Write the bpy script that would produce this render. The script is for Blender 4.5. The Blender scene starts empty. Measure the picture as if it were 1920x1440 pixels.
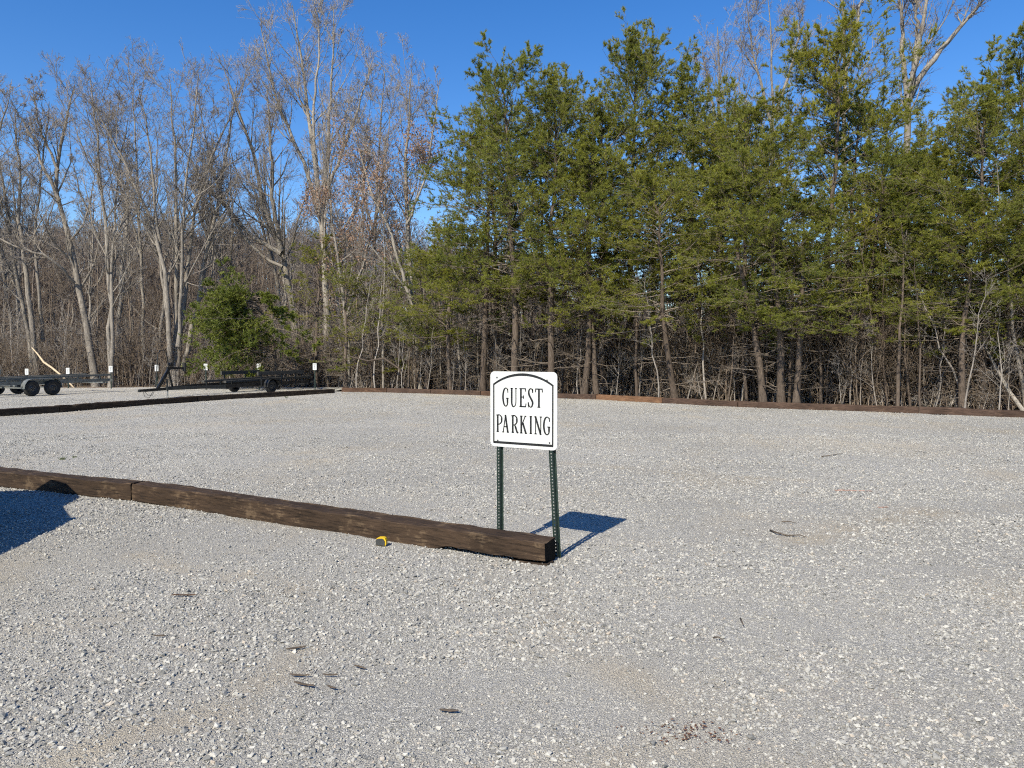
import bpy, math, random
import numpy as np
from mathutils import Vector, Matrix

R = math.radians
SC = bpy.context.scene
COL = SC.collection
rng = np.random.default_rng(7)
random.seed(7)

# ------------------------------------------------------------------ camera
CAM_H, FPX, PW, PH = 1.6, 1400.0, 1920.0, 1440.0
PITCH = math.atan(55.0 / FPX)
cam_d = bpy.data.cameras.new('camera')
cam_d.sensor_width = 36.0
cam_d.lens = 36.0 * FPX / PW
cam_d.clip_start = 0.05
cam_d.clip_end = 3000
cam = bpy.data.objects.new('camera', cam_d)
COL.objects.link(cam)
cam.location = (0, 0, CAM_H)
cam.rotation_euler = (R(90) - PITCH, 0, 0)
SC.camera = cam

# ------------------------------------------------------------------ sky, sun, exposure
SUN_EL = R(42.2)
SHX, SHY = 0.48, 0.877                     # horizontal direction in which shadows fall
w = bpy.data.worlds.new('World')
SC.world = w
w.use_nodes = True
wn = w.node_tree
bg = wn.nodes['Background']
sky = wn.nodes.new('ShaderNodeTexSky')
sky.sky_type = 'NISHITA'
sky.sun_disc = False
sky.sun_elevation = SUN_EL
sky.sun_rotation = math.atan2(-SHX, -SHY)
sky.altitude = 300
sky.air_density = 1.0
sky.dust_density = 0.2
sky.ozone_density = 2.0
hs = wn.nodes.new('ShaderNodeHueSaturation')
hs.inputs['Hue'].default_value = 0.510
hs.inputs['Saturation'].default_value = 1.37
wn.links.new(sky.outputs[0], hs.inputs['Color'])
wn.links.new(hs.outputs[0], bg.inputs[0])
bg.inputs[1].default_value = 0.115
sun_d = bpy.data.lights.new('sun', 'SUN')
sun_d.energy = 4.9
sun_d.angle = R(0.53)
sun_d.color = (1.0, 0.925, 0.765)
sun = bpy.data.objects.new('sun', sun_d)
COL.objects.link(sun)
ldir = Vector((SHX * math.cos(SUN_EL), SHY * math.cos(SUN_EL), -math.sin(SUN_EL)))
sun.rotation_euler = ldir.to_track_quat('-Z', 'Y').to_euler()
sun.location = (-10, -20, 25)
SC.view_settings.view_transform = 'Standard'
SC.view_settings.look = 'None'
SC.view_settings.gamma = 1.0
SC.view_settings.exposure = 0.62
SC.view_settings.use_curve_mapping = False
SC.render.engine = 'CYCLES'
SC.cycles.max_bounces = 4
SC.cycles.diffuse_bounces = 2
SC.cycles.glossy_bounces = 2
SC.cycles.transmission_bounces = 2
SC.cycles.transparent_max_bounces = 6
SC.cycles.use_denoising = False            # keeps twigs, needles and stones crisp
SC.cycles.filter_width = 1.15
SC.cycles.adaptive_threshold = 0.035

# ------------------------------------------------------------------ pixel helpers (photo pixels 1920x1440)
CA, SA = math.cos(PITCH), math.sin(PITCH)


def ray(px, py):
    u, v = px - PW / 2, PH / 2 - py
    return np.array([u, FPX * CA + v * SA, -FPX * SA + v * CA])


def ground(px, py, z=0.0):
    d = ray(px, py)
    t = (z - CAM_H) / d[2]
    return np.array([d[0] * t, d[1] * t, z])


def at(px, py, Y):
    d = ray(px, py)
    t = Y / d[1]
    return np.array([d[0] * t, Y, CAM_H + d[2] * t])


# ------------------------------------------------------------------ noise
def _hash(ix, iy, seed):
    h = (ix.astype(np.int64) * 374761393 + iy.astype(np.int64) * 668265263 + seed * 974634777) & 0x7fffffff
    h = ((h ^ (h >> 13)) * 1274126177) & 0x7fffffff
    h = h ^ (h >> 16)
    return (h & 0xffff) / 65535.0


def vnoise(x, y, seed=0):
    x = np.asarray(x, float); y = np.asarray(y, float)
    ix, iy = np.floor(x), np.floor(y)
    fx, fy = x - ix, y - iy
    fx = fx * fx * (3 - 2 * fx); fy = fy * fy * (3 - 2 * fy)
    a = _hash(ix, iy, seed); b = _hash(ix + 1, iy, seed)
    c = _hash(ix, iy + 1, seed); d = _hash(ix + 1, iy + 1, seed)
    return (a * (1 - fx) + b * fx) * (1 - fy) + (c * (1 - fx) + d * fx) * fy


def ground_h(x, y):
    """height of the gravel surface"""
    near = np.clip((26 - np.hypot(x, y)) / 14, 0, 1)
    h = 0.030 * (vnoise(x * .35, y * .35, 1) - .5) + 0.016 * (vnoise(x * 1.3, y * 1.3, 2) - .5)
    h = h + near * (0.010 * (vnoise(x * 4, y * 4, 3) - .5) + 0.006 * (vnoise(x * 9, y * 9, 4) - .5))
    return h


# ------------------------------------------------------------------ objects
def link(name, data, parent=None, loc=None, rot=None):
    o = bpy.data.objects.new(name, data)
    COL.objects.link(o)
    if parent is not None:
        o.parent = parent
    if loc is not None:
        o.location = loc
    if rot is not None:
        o.rotation_euler = rot
    return o


def tag(o, label=None, cat=None, group=None, kind=None):
    if label: o['label'] = label
    if cat: o['category'] = cat
    if group: o['group'] = group
    if kind: o['kind'] = kind
    return o


def empty(name, loc, rz=0.0):
    o = link(name, None, None, loc, (0, 0, rz))
    o.empty_display_size = 0.2
    return o


def mesh_np(name, V, quads=None, tris=None, mat=None, smooth=False):
    V = np.asarray(V, np.float32).reshape(-1, 3)
    quads = np.zeros((0, 4), np.int32) if quads is None else np.asarray(quads, np.int32).reshape(-1, 4)
    tris = np.zeros((0, 3), np.int32) if tris is None else np.asarray(tris, np.int32).reshape(-1, 3)
    me = bpy.data.meshes.new(name)
    me.vertices.add(len(V)); me.vertices.foreach_set('co', V.ravel())
    nl = quads.size + tris.size
    me.loops.add(nl)
    me.loops.foreach_set('vertex_index', np.concatenate([quads.ravel(), tris.ravel()]))
    npoly = len(quads) + len(tris)
    me.polygons.add(npoly)
    starts = np.concatenate([np.arange(len(quads)) * 4, quads.size + np.arange(len(tris)) * 3]).astype(np.int32)
    me.polygons.foreach_set('loop_start', starts)
    if smooth:
        me.polygons.foreach_set('use_smooth', np.ones(npoly, bool))
    me.update(calc_edges=True)
    me.validate()
    if mat: me.materials.append(mat)
    return me


class MB:
    """collects simple solids into one mesh"""
    def __init__(s): s.v = []; s.f = []

    def add(s, vs, fs):
        b = len(s.v); s.v += [tuple(map(float, p)) for p in vs]; s.f += [tuple(i + b for i in f) for f in fs]

    def box(s, c, d, M=None):
        cx, cy, cz = c; x, y, z = d[0] / 2, d[1] / 2, d[2] / 2
        vs = [(cx + i * x, cy + j * y, cz + k * z) for i in (-1, 1) for j in (-1, 1) for k in (-1, 1)]
        if M is not None: vs = [M @ Vector(p) for p in vs]
        s.add(vs, [(0, 1, 3, 2), (4, 6, 7, 5), (0, 4, 5, 1), (2, 3, 7, 6), (0, 2, 6, 4), (1, 5, 7, 3)])

    def bar(s, a, b, wx, wy=None, up=(0, 0, 1)):
        """rectangular bar from a to b, wx sideways, wy along up"""
        wy = wy or wx
        a, b = Vector(a), Vector(b); t = (b - a).normalized(); u = Vector(up)
        if abs(t.dot(u)) > .97: u = Vector((0, 1, 0))
        sx = t.cross(u).normalized(); sy = sx.cross(t).normalized()
        vs = [p + sx * i * wx / 2 + sy * j * wy / 2 for p in (a, b) for i, j in ((-1, -1), (1, -1), (1, 1), (-1, 1))]
        s.add(vs, [(0, 3, 2, 1), (4, 5, 6, 7)] + [(i, (i + 1) % 4, 4 + (i + 1) % 4, 4 + i) for i in range(4)])

    def tube(s, pts, rad, k=8, cap=True):
        pts = [Vector(p) for p in pts]; n = len(pts)
        rad = [rad] * n if isinstance(rad, (int, float)) else rad
        vs = []
        for i, p in enumerate(pts):
            t = (pts[min(i + 1, n - 1)] - pts[max(i - 1, 0)]).normalized()
            u = Vector((0, 0, 1)) if abs(t.z) < .9 else Vector((0, 1, 0))
            a = t.cross(u).normalized(); b = a.cross(t).normalized()
            for q in range(k):
                an = 2 * math.pi * q / k
                vs.append(p + (a * math.cos(an) + b * math.sin(an)) * rad[i])
        fs = [(i * k + q, i * k + (q + 1) % k, (i + 1) * k + (q + 1) % k, (i + 1) * k + q) for i in range(n - 1) for q in range(k)]
        if cap: fs += [tuple(range(k))[::-1], tuple((n - 1) * k + q for q in range(k))]
        s.add(vs, fs)

    def lathe(s, prof, c, axis, k=24):
        """prof: list of (offset along axis, radius)"""
        ax = Vector(axis).normalized(); u = Vector((0, 0, 1)) if abs(ax.z) < .9 else Vector((0, 1, 0))
        a = ax.cross(u).normalized(); b = a.cross(ax).normalized(); c = Vector(c); vs = []
        for o, r in prof:
            for q in range(k):
                an = 2 * math.pi * q / k
                vs.append(c + ax * o + (a * math.cos(an) + b * math.sin(an)) * r)
        n = len(prof)
        s.add(vs, [(i * k + q, i * k + (q + 1) % k, (i + 1) * k + (q + 1) % k, (i + 1) * k + q) for i in range(n - 1) for q in range(k)])

    def mesh(s, name, mat, smooth=False):
        me = bpy.data.meshes.new(name); me.from_pydata(s.v, [], s.f); me.validate()
        if smooth: me.polygons.foreach_set('use_smooth', np.ones(len(me.polygons), bool))
        me.materials.append(mat); me.update()
        return me

    def obj(s, name, mat, parent=None, loc=None, rot=None, smooth=False):
        return link(name, s.mesh(name, mat, smooth), parent, loc, rot)


# ------------------------------------------------------------------ materials
def new_mat(name):
    m = bpy.data.materials.new(name); m.use_nodes = True
    nt = m.node_tree; b = nt.nodes['Principled BSDF']
    return m, nt, b


def N(nt, t, **kw):
    n = nt.nodes.new(t)
    for k, v in kw.items():
        if k in n.inputs: n.inputs[k].default_value = v
        else: setattr(n, k, v)
    return n


def ramp(nt, src, stops, interp='LINEAR'):
    r = nt.nodes.new('ShaderNodeValToRGB'); r.color_ramp.interpolation = interp
    e = r.color_ramp.elements
    while len(e) < len(stops): e.new(.5)
    for i, (p, c) in enumerate(stops):
        e[i].position = p
        c = (c, c, c) if isinstance(c, (int, float)) else c
        e[i].color = (*c, 1)
    nt.links.new(src, r.inputs[0])
    return r.outputs[0]


def mixc(nt, fac, a, b, mode='MIX'):
    m = nt.nodes.new('ShaderNodeMix'); m.data_type = 'RGBA'; m.blend_type = mode
    for sock, v in ((m.inputs[0], fac), (m.inputs[6], a), (m.inputs[7], b)):
        if hasattr(v, 'is_output'): nt.links.new(v, sock)
        elif isinstance(v, (int, float)): sock.default_value = v if sock.type == 'VALUE' else (v, v, v, 1)
        else: sock.default_value = (*v, 1)
    return m.outputs[2]


def math_n(nt, op, a, b=0.0, clamp=False):
    m = nt.nodes.new('ShaderNodeMath'); m.operation = op; m.use_clamp = clamp
    for i, v in enumerate((a, b)):
        if hasattr(v, 'is_output'): nt.links.new(v, m.inputs[i])
        else: m.inputs[i].default_value = v
    return m.outputs[0]


def coords(nt, scale=(1, 1, 1), kind='Object'):
    tc = nt.nodes.new('ShaderNodeTexCoord'); mp = nt.nodes.new('ShaderNodeMapping')
    nt.links.new(tc.outputs[kind], mp.inputs[0]); mp.inputs['Scale'].default_value = scale
    return mp.outputs[0]


def noise(nt, vec, scale, detail=4, rough=.55):
    n = N(nt, 'ShaderNodeTexNoise', Scale=scale, Detail=detail, Roughness=rough)
    nt.links.new(vec, n.inputs['Vector']); return n.outputs['Fac']


def voro(nt, vec, scale, feature='F1'):
    n = nt.nodes.new('ShaderNodeTexVoronoi'); n.feature = feature
    n.inputs['Scale'].default_value = scale
    nt.links.new(vec, n.inputs['Vector']); return n


def bump(nt, b, h, strength=.5, dist=.01):
    n = N(nt, 'ShaderNodeBump', Strength=strength, Distance=dist)
    nt.links.new(h, n.inputs['Height']); nt.links.new(n.outputs[0], b.inputs['Normal'])


def plain(name, col, rough=.6, metal=0.0, vary=.25, scale=12):
    m, nt, b = new_mat(name)
    v = coords(nt)
    f = noise(nt, v, scale, 5)
    c = ramp(nt, f, [(.25, tuple(x * (1 - vary) for x in col)), (.75, tuple(min(1, x * (1 + vary)) for x in col))])
    nt.links.new(c, b.inputs['Base Color'])
    rr = ramp(nt, f, [(.2, max(.05, rough - .12)), (.8, min(1, rough + .12))])
    nt.links.new(rr, b.inputs['Roughness'])
    b.inputs['Metallic'].default_value = metal
    return m


def mat_gravel():
    m, nt, b = new_mat('crushed_stone_ground')
    v = coords(nt)
    big = voro(nt, v, 75); small = voro(nt, v, 165)
    cb = ramp(nt, big.outputs['Color'], [(.1, (.19, .19, .187)), (.5, (.37, .367, .358)), (.9, (.52, .516, .50))])
    cs = ramp(nt, small.outputs['Color'], [(.1, (.22, .218, .212)), (.55, (.37, .365, .353)), (.95, (.50, .492, .475))])
    sel = noise(nt, v, 1.4, 5)
    selr = ramp(nt, sel, [(.42, 0.0), (.58, 1.0)])
    c = mixc(nt, selr, cb, cs)
    # tan stone dust lying in patches
    d1 = noise(nt, coords(nt, (1, .6, 1)), .55, 6, .62)
    dust = ramp(nt, d1, [(.52, 0.0), (.68, .75)])
    fine = noise(nt, v, 160, 3)
    dcol = ramp(nt, fine, [(.3, (.30, .27, .225)), (.7, (.47, .43, .365))])
    an = nt.nodes.new('ShaderNodeAttribute'); an.attribute_name = 'dust'
    dust = math_n(nt, 'MAXIMUM', dust, math_n(nt, 'MULTIPLY', an.outputs['Fac'], .75), True)
    c = mixc(nt, dust, c, dcol)
    pk = ramp(nt, noise(nt, v, .9, 4), [(.62, 0.0), (.75, .35)])
    c = mixc(nt, pk, c, (.36, .30, .26))
    # broad tone drift
    tone = ramp(nt, noise(nt, v, .23, 5), [(.3, .86), (.7, 1.1)])
    c = mixc(nt, 1.0, c, tone, 'MULTIPLY')
    c = mixc(nt, 1.0, c, (1.12, 1.085, 1.01), 'MULTIPLY')
    nt.links.new(c, b.inputs['Base Color'])
    b.inputs['Roughness'].default_value = .9
    b.inputs['Specular IOR Level'].default_value = .25
    eb = voro(nt, v, 75, 'DISTANCE_TO_EDGE'); es = voro(nt, v, 165, 'DISTANCE_TO_EDGE')
    hb = ramp(nt, eb.outputs['Distance'], [(0.0, 0.0), (.18, 1.0)]); hs_ = ramp(nt, es.outputs['Distance'], [(0.0, 0.0), (.2, 1.0)])
    lift = nt.nodes.new('ShaderNodeSeparateColor'); nt.links.new(big.outputs['Color'], lift.inputs[0])
    lift2 = nt.nodes.new('ShaderNodeSeparateColor'); nt.links.new(small.outputs['Color'], lift2.inputs[0])
    h = math_n(nt, 'MULTIPLY', hb, math_n(nt, 'ADD', lift.outputs[1], .2))
    h = math_n(nt, 'ADD', h, math_n(nt, 'MULTIPLY', math_n(nt, 'MULTIPLY', hs_, lift2.outputs[1]), .55))
    h = math_n(nt, 'ADD', h, math_n(nt, 'MULTIPLY', noise(nt, v, 230, 2), .4))
    bump(nt, b, h, .9, .008)
    return m


def mat_stone():
    m, nt, b = new_mat('crushed_limestone')
    oi = nt.nodes.new('ShaderNodeObjectInfo')
    c = ramp(nt, oi.outputs['Random'], [(0, (.15, .153, .155)), (.3, (.255, .256, .255)), (.7, (.355, .353, .343)), (.93, (.43, .426, .41)), (1, (.36, .315, .27))])
    v = coords(nt)
    f = noise(nt, v, 3.0, 4)
    c = mixc(nt, 1.0, c, ramp(nt, f, [(.3, .8), (.7, 1.15)]), 'MULTIPLY')
    c = mixc(nt, 1.0, c, (1.04, 1.015, .955), 'MULTIPLY')
    nt.links.new(c, b.inputs['Base Color'])
    b.inputs['Roughness'].default_value = .85
    b.inputs['Specular IOR Level'].default_value = .3
    return m


def mat_litter():
    m, nt, b = new_mat('leaf_litter')
    v = coords(nt)
    vo = voro(nt, v, 14)
    c = ramp(nt, vo.outputs['Color'], [(.1, (.05, .033, .022)), (.5, (.13, .085, .055)), (.9, (.22, .155, .10))])
    c = mixc(nt, ramp(nt, noise(nt, v, 1.2, 5), [(.4, 0.0), (.65, .6)]), c, (.10, .085, .055))
    nt.links.new(c, b.inputs['Base Color']); b.inputs['Roughness'].default_value = .95
    bump(nt, b, vo.outputs['Distance'], .8, .05)
    return m


def mat_tie(name, dark, mid, light, lightamt):
    m, nt, b = new_mat(name)
    v = coords(nt)
    oi = nt.nodes.new('ShaderNodeObjectInfo')
    off = nt.nodes.new('ShaderNodeVectorMath'); off.operation = 'ADD'
    cx = nt.nodes.new('ShaderNodeCombineXYZ')
    nt.links.new(math_n(nt, 'MULTIPLY', oi.outputs['Random'], 37.0), cx.inputs[0])
    nt.links.new(v, off.inputs[0]); nt.links.new(cx.outputs[0], off.inputs[1]); v = off.outputs[0]
    st = nt.nodes.new('ShaderNodeMapping'); st.inputs['Scale'].default_value = (2.6, 24, 24)
    nt.links.new(v, st.inputs[0])
    grain = noise(nt, st.outputs[0], 2.2, 7, .65)
    blot = noise(nt, v, 4.5, 8, .72)
    c = ramp(nt, grain, [(.28, dark), (.55, mid), (.8, tuple(x * 1.5 for x in mid))])
    lt = ramp(nt, math_n(nt, 'MULTIPLY', blot, ramp(nt, grain, [(.3, .8), (.7, 1.15)])), [(.53, 0.0), (.64, lightamt)])
    c = mixc(nt, lt, c, light)
    gz = ramp(nt, noise(nt, v, 1.5, 3), [(.35, .72), (.7, 1.2)])
    c = mixc(nt, 1.0, c, gz, 'MULTIPLY')
    hue = ramp(nt, oi.outputs['Random'], [(0, (.85, .85, .9)), (.5, (1, 1, 1)), (1, (1.25, 1.05, .85))])
    c = mixc(nt, .7, c, hue, 'MULTIPLY')
    nt.links.new(c, b.inputs['Base Color']); b.inputs['Roughness'].default_value = .82
    b.inputs['Specular IOR Level'].default_value = .2
    crack = ramp(nt, grain, [(.3, 0.0), (.42, 1.0)])
    h = math_n(nt, 'ADD', math_n(nt, 'MULTIPLY', crack, .7), math_n(nt, 'MULTIPLY', noise(nt, v, 60, 4), .5))
    bump(nt, b, h, .8, .006)
    return m


def mat_bark(name, dark, light, sx=1.0):
    m, nt, b = new_mat(name)
    v = coords(nt, (1, 1, .22))
    f = noise(nt, v, 22 * sx, 5, .65)
    g = noise(nt, coords(nt), 1.1, 4)
    c = ramp(nt, f, [(.3, dark), (.7, light)])
    c = mixc(nt, 1.0, c, ramp(nt, g, [(.3, .7), (.7, 1.2)]), 'MULTIPLY')
    oi = nt.nodes.new('ShaderNodeObjectInfo')
    c = mixc(nt, 1.0, c, ramp(nt, oi.outputs['Random'], [(0, (.8, .78, .76)), (1, (1.15, 1.15, 1.15))]), 'MULTIPLY')
    nt.links.new(c, b.inputs['Base Color']); b.inputs['Roughness'].default_value = .9
    b.inputs['Specular IOR Level'].default_value = .2
    bump(nt, b, f, .7, .03)
    return m


def mat_leafy(name, a, bcol, trans=.3, scale=.9, hue=True):
    m, nt, b = new_mat(name)
    v = coords(nt)
    f = noise(nt, v, scale, 4, .6)
    f2 = noise(nt, v, 14, 2)
    c = ramp(nt, f, [(.3, a), (.7, bcol)])
    c = mixc(nt, 1.0, c, ramp(nt, f2, [(.25, .65), (.75, 1.35)]), 'MULTIPLY')
    if hue:
        oi = nt.nodes.new('ShaderNodeObjectInfo')
        c = mixc(nt, 1.0, c, ramp(nt, oi.outputs['Random'], [(0, (.86, .92, .98)), (.5, (1, 1, 1)), (1, (1.18, 1.12, .9))]), 'MULTIPLY')
    nt.links.new(c, b.inputs['Base Color']); b.inputs['Roughness'].default_value = .55
    b.inputs['Specular IOR Level'].default_value = .3
    tr = nt.nodes.new('ShaderNodeBsdfTranslucent'); nt.links.new(c, tr.inputs[0])
    ms = nt.nodes.new('ShaderNodeMixShader'); ms.inputs[0].default_value = trans
    nt.links.new(b.outputs[0], ms.inputs[1]); nt.links.new(tr.outputs[0], ms.inputs[2])
    nt.links.new(ms.outputs[0], nt.nodes['Material Output'].inputs[0])
    return m


M = {}
M['gravel'] = mat_gravel()
M['stone'] = mat_stone()
M['litter'] = mat_litter()
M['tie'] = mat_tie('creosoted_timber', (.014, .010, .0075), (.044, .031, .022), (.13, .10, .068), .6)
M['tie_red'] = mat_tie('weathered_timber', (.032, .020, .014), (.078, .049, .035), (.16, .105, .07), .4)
M['tie_orange'] = mat_tie('orange_timber', (.07, .035, .02), (.16, .088, .05), (.26, .16, .09), .4)
M['end_shade'] = plain('end_grain_shade', (.013, .010, .008), .9, 0, .4, 30)  # shade on the cut ends painted in, over creosote-dark end grain
M['end_shade'].node_tree.nodes['Principled BSDF'].inputs['Specular IOR Level'].default_value = .08
M['mulch'] = plain('brown_mulch', (.12, .062, .038), .9, 0, .4, 40)
M['bark'] = mat_bark('hardwood_bark', (.11, .096, .082), (.33, .30, .262))
M['bark_pale'] = mat_bark('pale_bark', (.14, .125, .105), (.36, .33, .29))
M['bark_pine'] = mat_bark('pine_bark', (.05, .039, .031), (.155, .122, .098))
M['twig'] = mat_bark('twig_bark', (.175, .157, .142), (.355, .32, .285))
M['twig_pine'] = mat_bark('dead_twig', (.10, .08, .064), (.25, .21, .17))
M['brush'] = mat_bark('brush_bark', (.095, .073, .056), (.26, .208, .162))
M['needle'] = mat_leafy('pine_needles', (.15, .18, .040), (.35, .345, .055), .5, .45)
M['cedar'] = mat_leafy('cedar_needles', (.085, .12, .024), (.17, .195, .036), .25, 1.3)
M['deadleaf'] = mat_leafy('dead_oak_leaf', (.22, .135, .095), (.38, .25, .185), .3, 1.2)
M['cone'] = plain('pine_cone', (.045, .032, .024), .9, 0, .3)
M['white'] = plain('sign_white', (.54, .55, .54), .35, 0, .03, 4)
M['black'] = plain('sign_black', (.012, .012, .013), .4, 0, .2)
M['green_post'] = plain('green_post_enamel', (.018, .032, .026), .4, .2, .3, 30)
M['zinc'] = plain('zinc_bolt', (.35, .35, .34), .4, .8, .2)
M['grey_print'] = plain('grey_print', (.10, .105, .11), .5)
M['galv'] = plain('galvanised_steel', (.17, .18, .175), .5, .5, .35, 8)
M['blacksteel'] = plain('black_painted_steel', (.013, .0135, .014), .45, .1, .4, 9)
M['carpet'] = plain('bunk_carpet', (.05, .048, .043), .95, 0, .3, 30)
M['greycarpet'] = plain('grey_bunk_carpet', (.16, .15, .125), .95, 0, .3, 30)
M['rubber'] = plain('tyre_rubber', (.014, .014, .014), .8, 0, .3, 20)
M['rim'] = plain('wheel_rim', (.045, .046, .048), .4, .4, .2)
M['yellow'] = plain('yellow_plastic', (.62, .40, .015), .4, 0, .12, 20)
M['darkplastic'] = plain('dark_plastic', (.04, .042, .042), .5, 0, .2, 30)
M['peeled'] = plain('peeled_wood', (.50, .39, .26), .7, 0, .2, 6)
M['chip'] = plain('bark_chip', (.075, .056, .040), .9, 0, .4, 40)
M['orange'] = plain('orange_marking_paint', (.42, .25, .18), .9, 0, .25, 60)
M['carpaint'] = plain('dark_car_paint', (.02, .022, .026), .25, .3, .1)
M['field'] = plain('dry_grass', (.26, .215, .135), .95, 0, .35, 1.5)
M['weed'] = mat_leafy('weed_leaf', (.05, .075, .025), (.09, .11, .04), .3, 5, False)
M['far'] = plain('far_wood_bark', (.165, .132, .108), .95, 0, .35, .2)
mg, ntg, bgl = new_mat('car_glass')
bgl.inputs['Base Color'].default_value = (.06, .085, .075, 1)
bgl.inputs['Roughness'].default_value = .03
M['carglass'] = mg

# ------------------------------------------------------------------ layout lines on the ground
BACK = [ground(px, py) for px, py in ((640, 735), (725, 736), (807, 738), (901, 741.5), (1010, 745.5), (1117, 750), (1241, 756), (1383, 763), (1545, 768.5), (1723, 775.5), (1920, 783.5))]
BACK.append(BACK[-1] + (BACK[-1] - BACK[-2]) * 1.15)
BACK.append(BACK[-1] + (BACK[-1] - BACK[-2]))
BACK.append(BACK[-1] + (BACK[-1] - BACK[-2]))
BX = np.array([p[0] for p in BACK]); BY = np.array([p[1] for p in BACK])


def edge_y(x):
    """depth at which the wood begins"""
    x = np.asarray(x, float)
    right = np.interp(x, BX, BY)
    return np.where(x < -8.4, 37.6, np.where(x < BX[0], 36.0, right + .15))


# ------------------------------------------------------------------ ground sheets
def grid_sheet(name, xs, ys, hf, mat):
    X, Y = np.meshgrid(xs, ys)
    V = np.stack([X, Y, hf(X, Y)], -1).reshape(-1, 3)
    nx, ny = len(xs), len(ys)
    i = np.arange((ny - 1) * (nx - 1)); r, c = i // (nx - 1), i % (nx - 1)
    q = np.stack([r * nx + c, r * nx + c + 1, (r + 1) * nx + c + 1, (r + 1) * nx + c], 1)
    return mesh_np(name, V, quads=q, mat=mat, smooth=True)


def dense(lo, hi, a, b, fine, coarse):
    return np.unique(np.round(np.concatenate([np.arange(lo, a, coarse), np.arange(a, b, fine), np.arange(b, hi + coarse, coarse)]), 4))


def floor_h(X, Y):
    base = -.06 + .10 * (vnoise(X * .4, Y * .4, 11) - .5) * np.clip((Y - edge_y(X)) / 3, 0, 1)
    hill = np.clip((Y - 58) / 75, 0, 1) ** 1.2 * 13.0 * np.clip((14 - X) / 45, .12, 1)
    dip = -1.2 * np.clip((Y - 40) / 25, 0, 1) * np.clip((X - 0) / 12, 0, 1)
    return base + hill + dip


fl = link('forest_ground', grid_sheet('forest_ground', np.unique(np.concatenate([np.arange(-420, -60, 30), np.arange(-60, 60, 1.2), np.arange(60, 421, 30)])),
                                      np.unique(np.concatenate([np.arange(-60, 14, 10), np.arange(14, 70, 1.0), np.arange(70, 200, 6), np.arange(200, 900, 60)])), floor_h, M['litter']))
tag(fl, kind='structure')


DUST = [([(440, 1085), (600, 1112)], .16), ([(262, 1042), (345, 1068)], .12), ([(1440, 832), (1720, 838)], .8), ([(980, 1215), (1150, 1262), (1330, 1340)], .16), ([(1080, 1438), (1250, 1405), (1500, 1432)], .14),
        ([(100, 1440), (260, 1370), (430, 1340)], .15), ([(560, 1225), (480, 1290)], .13), ([(1060, 868), (1290, 888), (1500, 900)], .16), ([(560, 850), (760, 835)], .35), ([(1500, 1010), (1750, 960)], .3), ([(60, 1180), (190, 1165)], .16), ([(300, 800), (520, 790)], .5)]


def dust_at(x, y):
    x = np.asarray(x, float); y = np.asarray(y, float); out = np.zeros_like(x)
    for pix, wd in DUST:
        pts = [ground(a, b)[:2] for a, b in pix]
        for p, q in zip(pts[:-1], pts[1:]):
            d = q - p; t = np.clip(((x - p[0]) * d[0] + (y - p[1]) * d[1]) / (d @ d), 0, 1)
            dist = np.hypot(x - p[0] - t * d[0], y - p[1] - t * d[1])
            out = np.maximum(out, np.exp(-(dist / wd) ** 2))
    return out * (.35 + 1.0 * vnoise(x * 3.3, y * 3.3, 51)) * (.5 + .8 * vnoise(x * 11, y * 11, 52))


def lot_mesh():
    xs = dense(-40, 34, -7, 7, .09, .7); ys = dense(-16, 37, 1.6, 12, .09, .6)
    X, Y = np.meshgrid(xs, ys)
    lim = np.where(X < -7.6, 36.4 + .5 * (vnoise(X * .7, X * 0, 21) - .5), np.interp(X, BX, BY) + .12)
    Yc = np.minimum(Y, lim)
    V = np.stack([X, Yc, ground_h(X, Yc)], -1).reshape(-1, 3)
    nx, ny = len(xs), len(ys)
    i = np.arange((ny - 1) * (nx - 1)); r, c = i // (nx - 1), i % (nx - 1)
    q = np.stack([r * nx + c, r * nx + c + 1, (r + 1) * nx + c + 1, (r + 1) * nx + c], 1)
    yy = V[:, 1]
    keep = (yy[q[:, 2]] - yy[q[:, 0]] > 1e-4) & (yy[q[:, 3]] - yy[q[:, 1]] > -5)
    me = mesh_np('gravel_lot', V, quads=q[keep], mat=M['gravel'], smooth=True)
    at_ = me.attributes.new('dust', 'FLOAT', 'POINT'); at_.data.foreach_set('value', dust_at(V[:, 0], V[:, 1]).astype(np.float32))
    return me


tag(link('gravel_lot', lot_mesh()), kind='structure')
fd = link('dry_field', grid_sheet('dry_field', np.arange(6, 60, 2.0), np.arange(46, 70, 2.0), lambda X, Y: floor_h(X, Y) + .08, M['field']))
tag(fd, kind='structure')

# ------------------------------------------------------------------ loose gravel: real stones, instanced
def stone_mesh(i):
    import bmesh
    bm = bmesh.new()
    rs = np.random.default_rng(100 + i)
    pts = rs.normal(size=(13, 3)); pts /= np.linalg.norm(pts, axis=1)[:, None]
    pts *= rs.uniform(.75, 1.05, (13, 1))
    pts *= np.array([1.0, rs.uniform(.6, .95), rs.uniform(.35, .65)])
    for p in pts: bm.verts.new(p)
    r = bmesh.ops.convex_hull(bm, input=bm.verts)
    bmesh.ops.delete(bm, geom=[g for g in r['geom_interior'] if isinstance(g, bmesh.types.BMVert)], context='VERTS')
    me = bpy.data.meshes.new('stone'); bm.to_mesh(me); bm.free(); me.materials.append(M['stone'])
    return me


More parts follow.
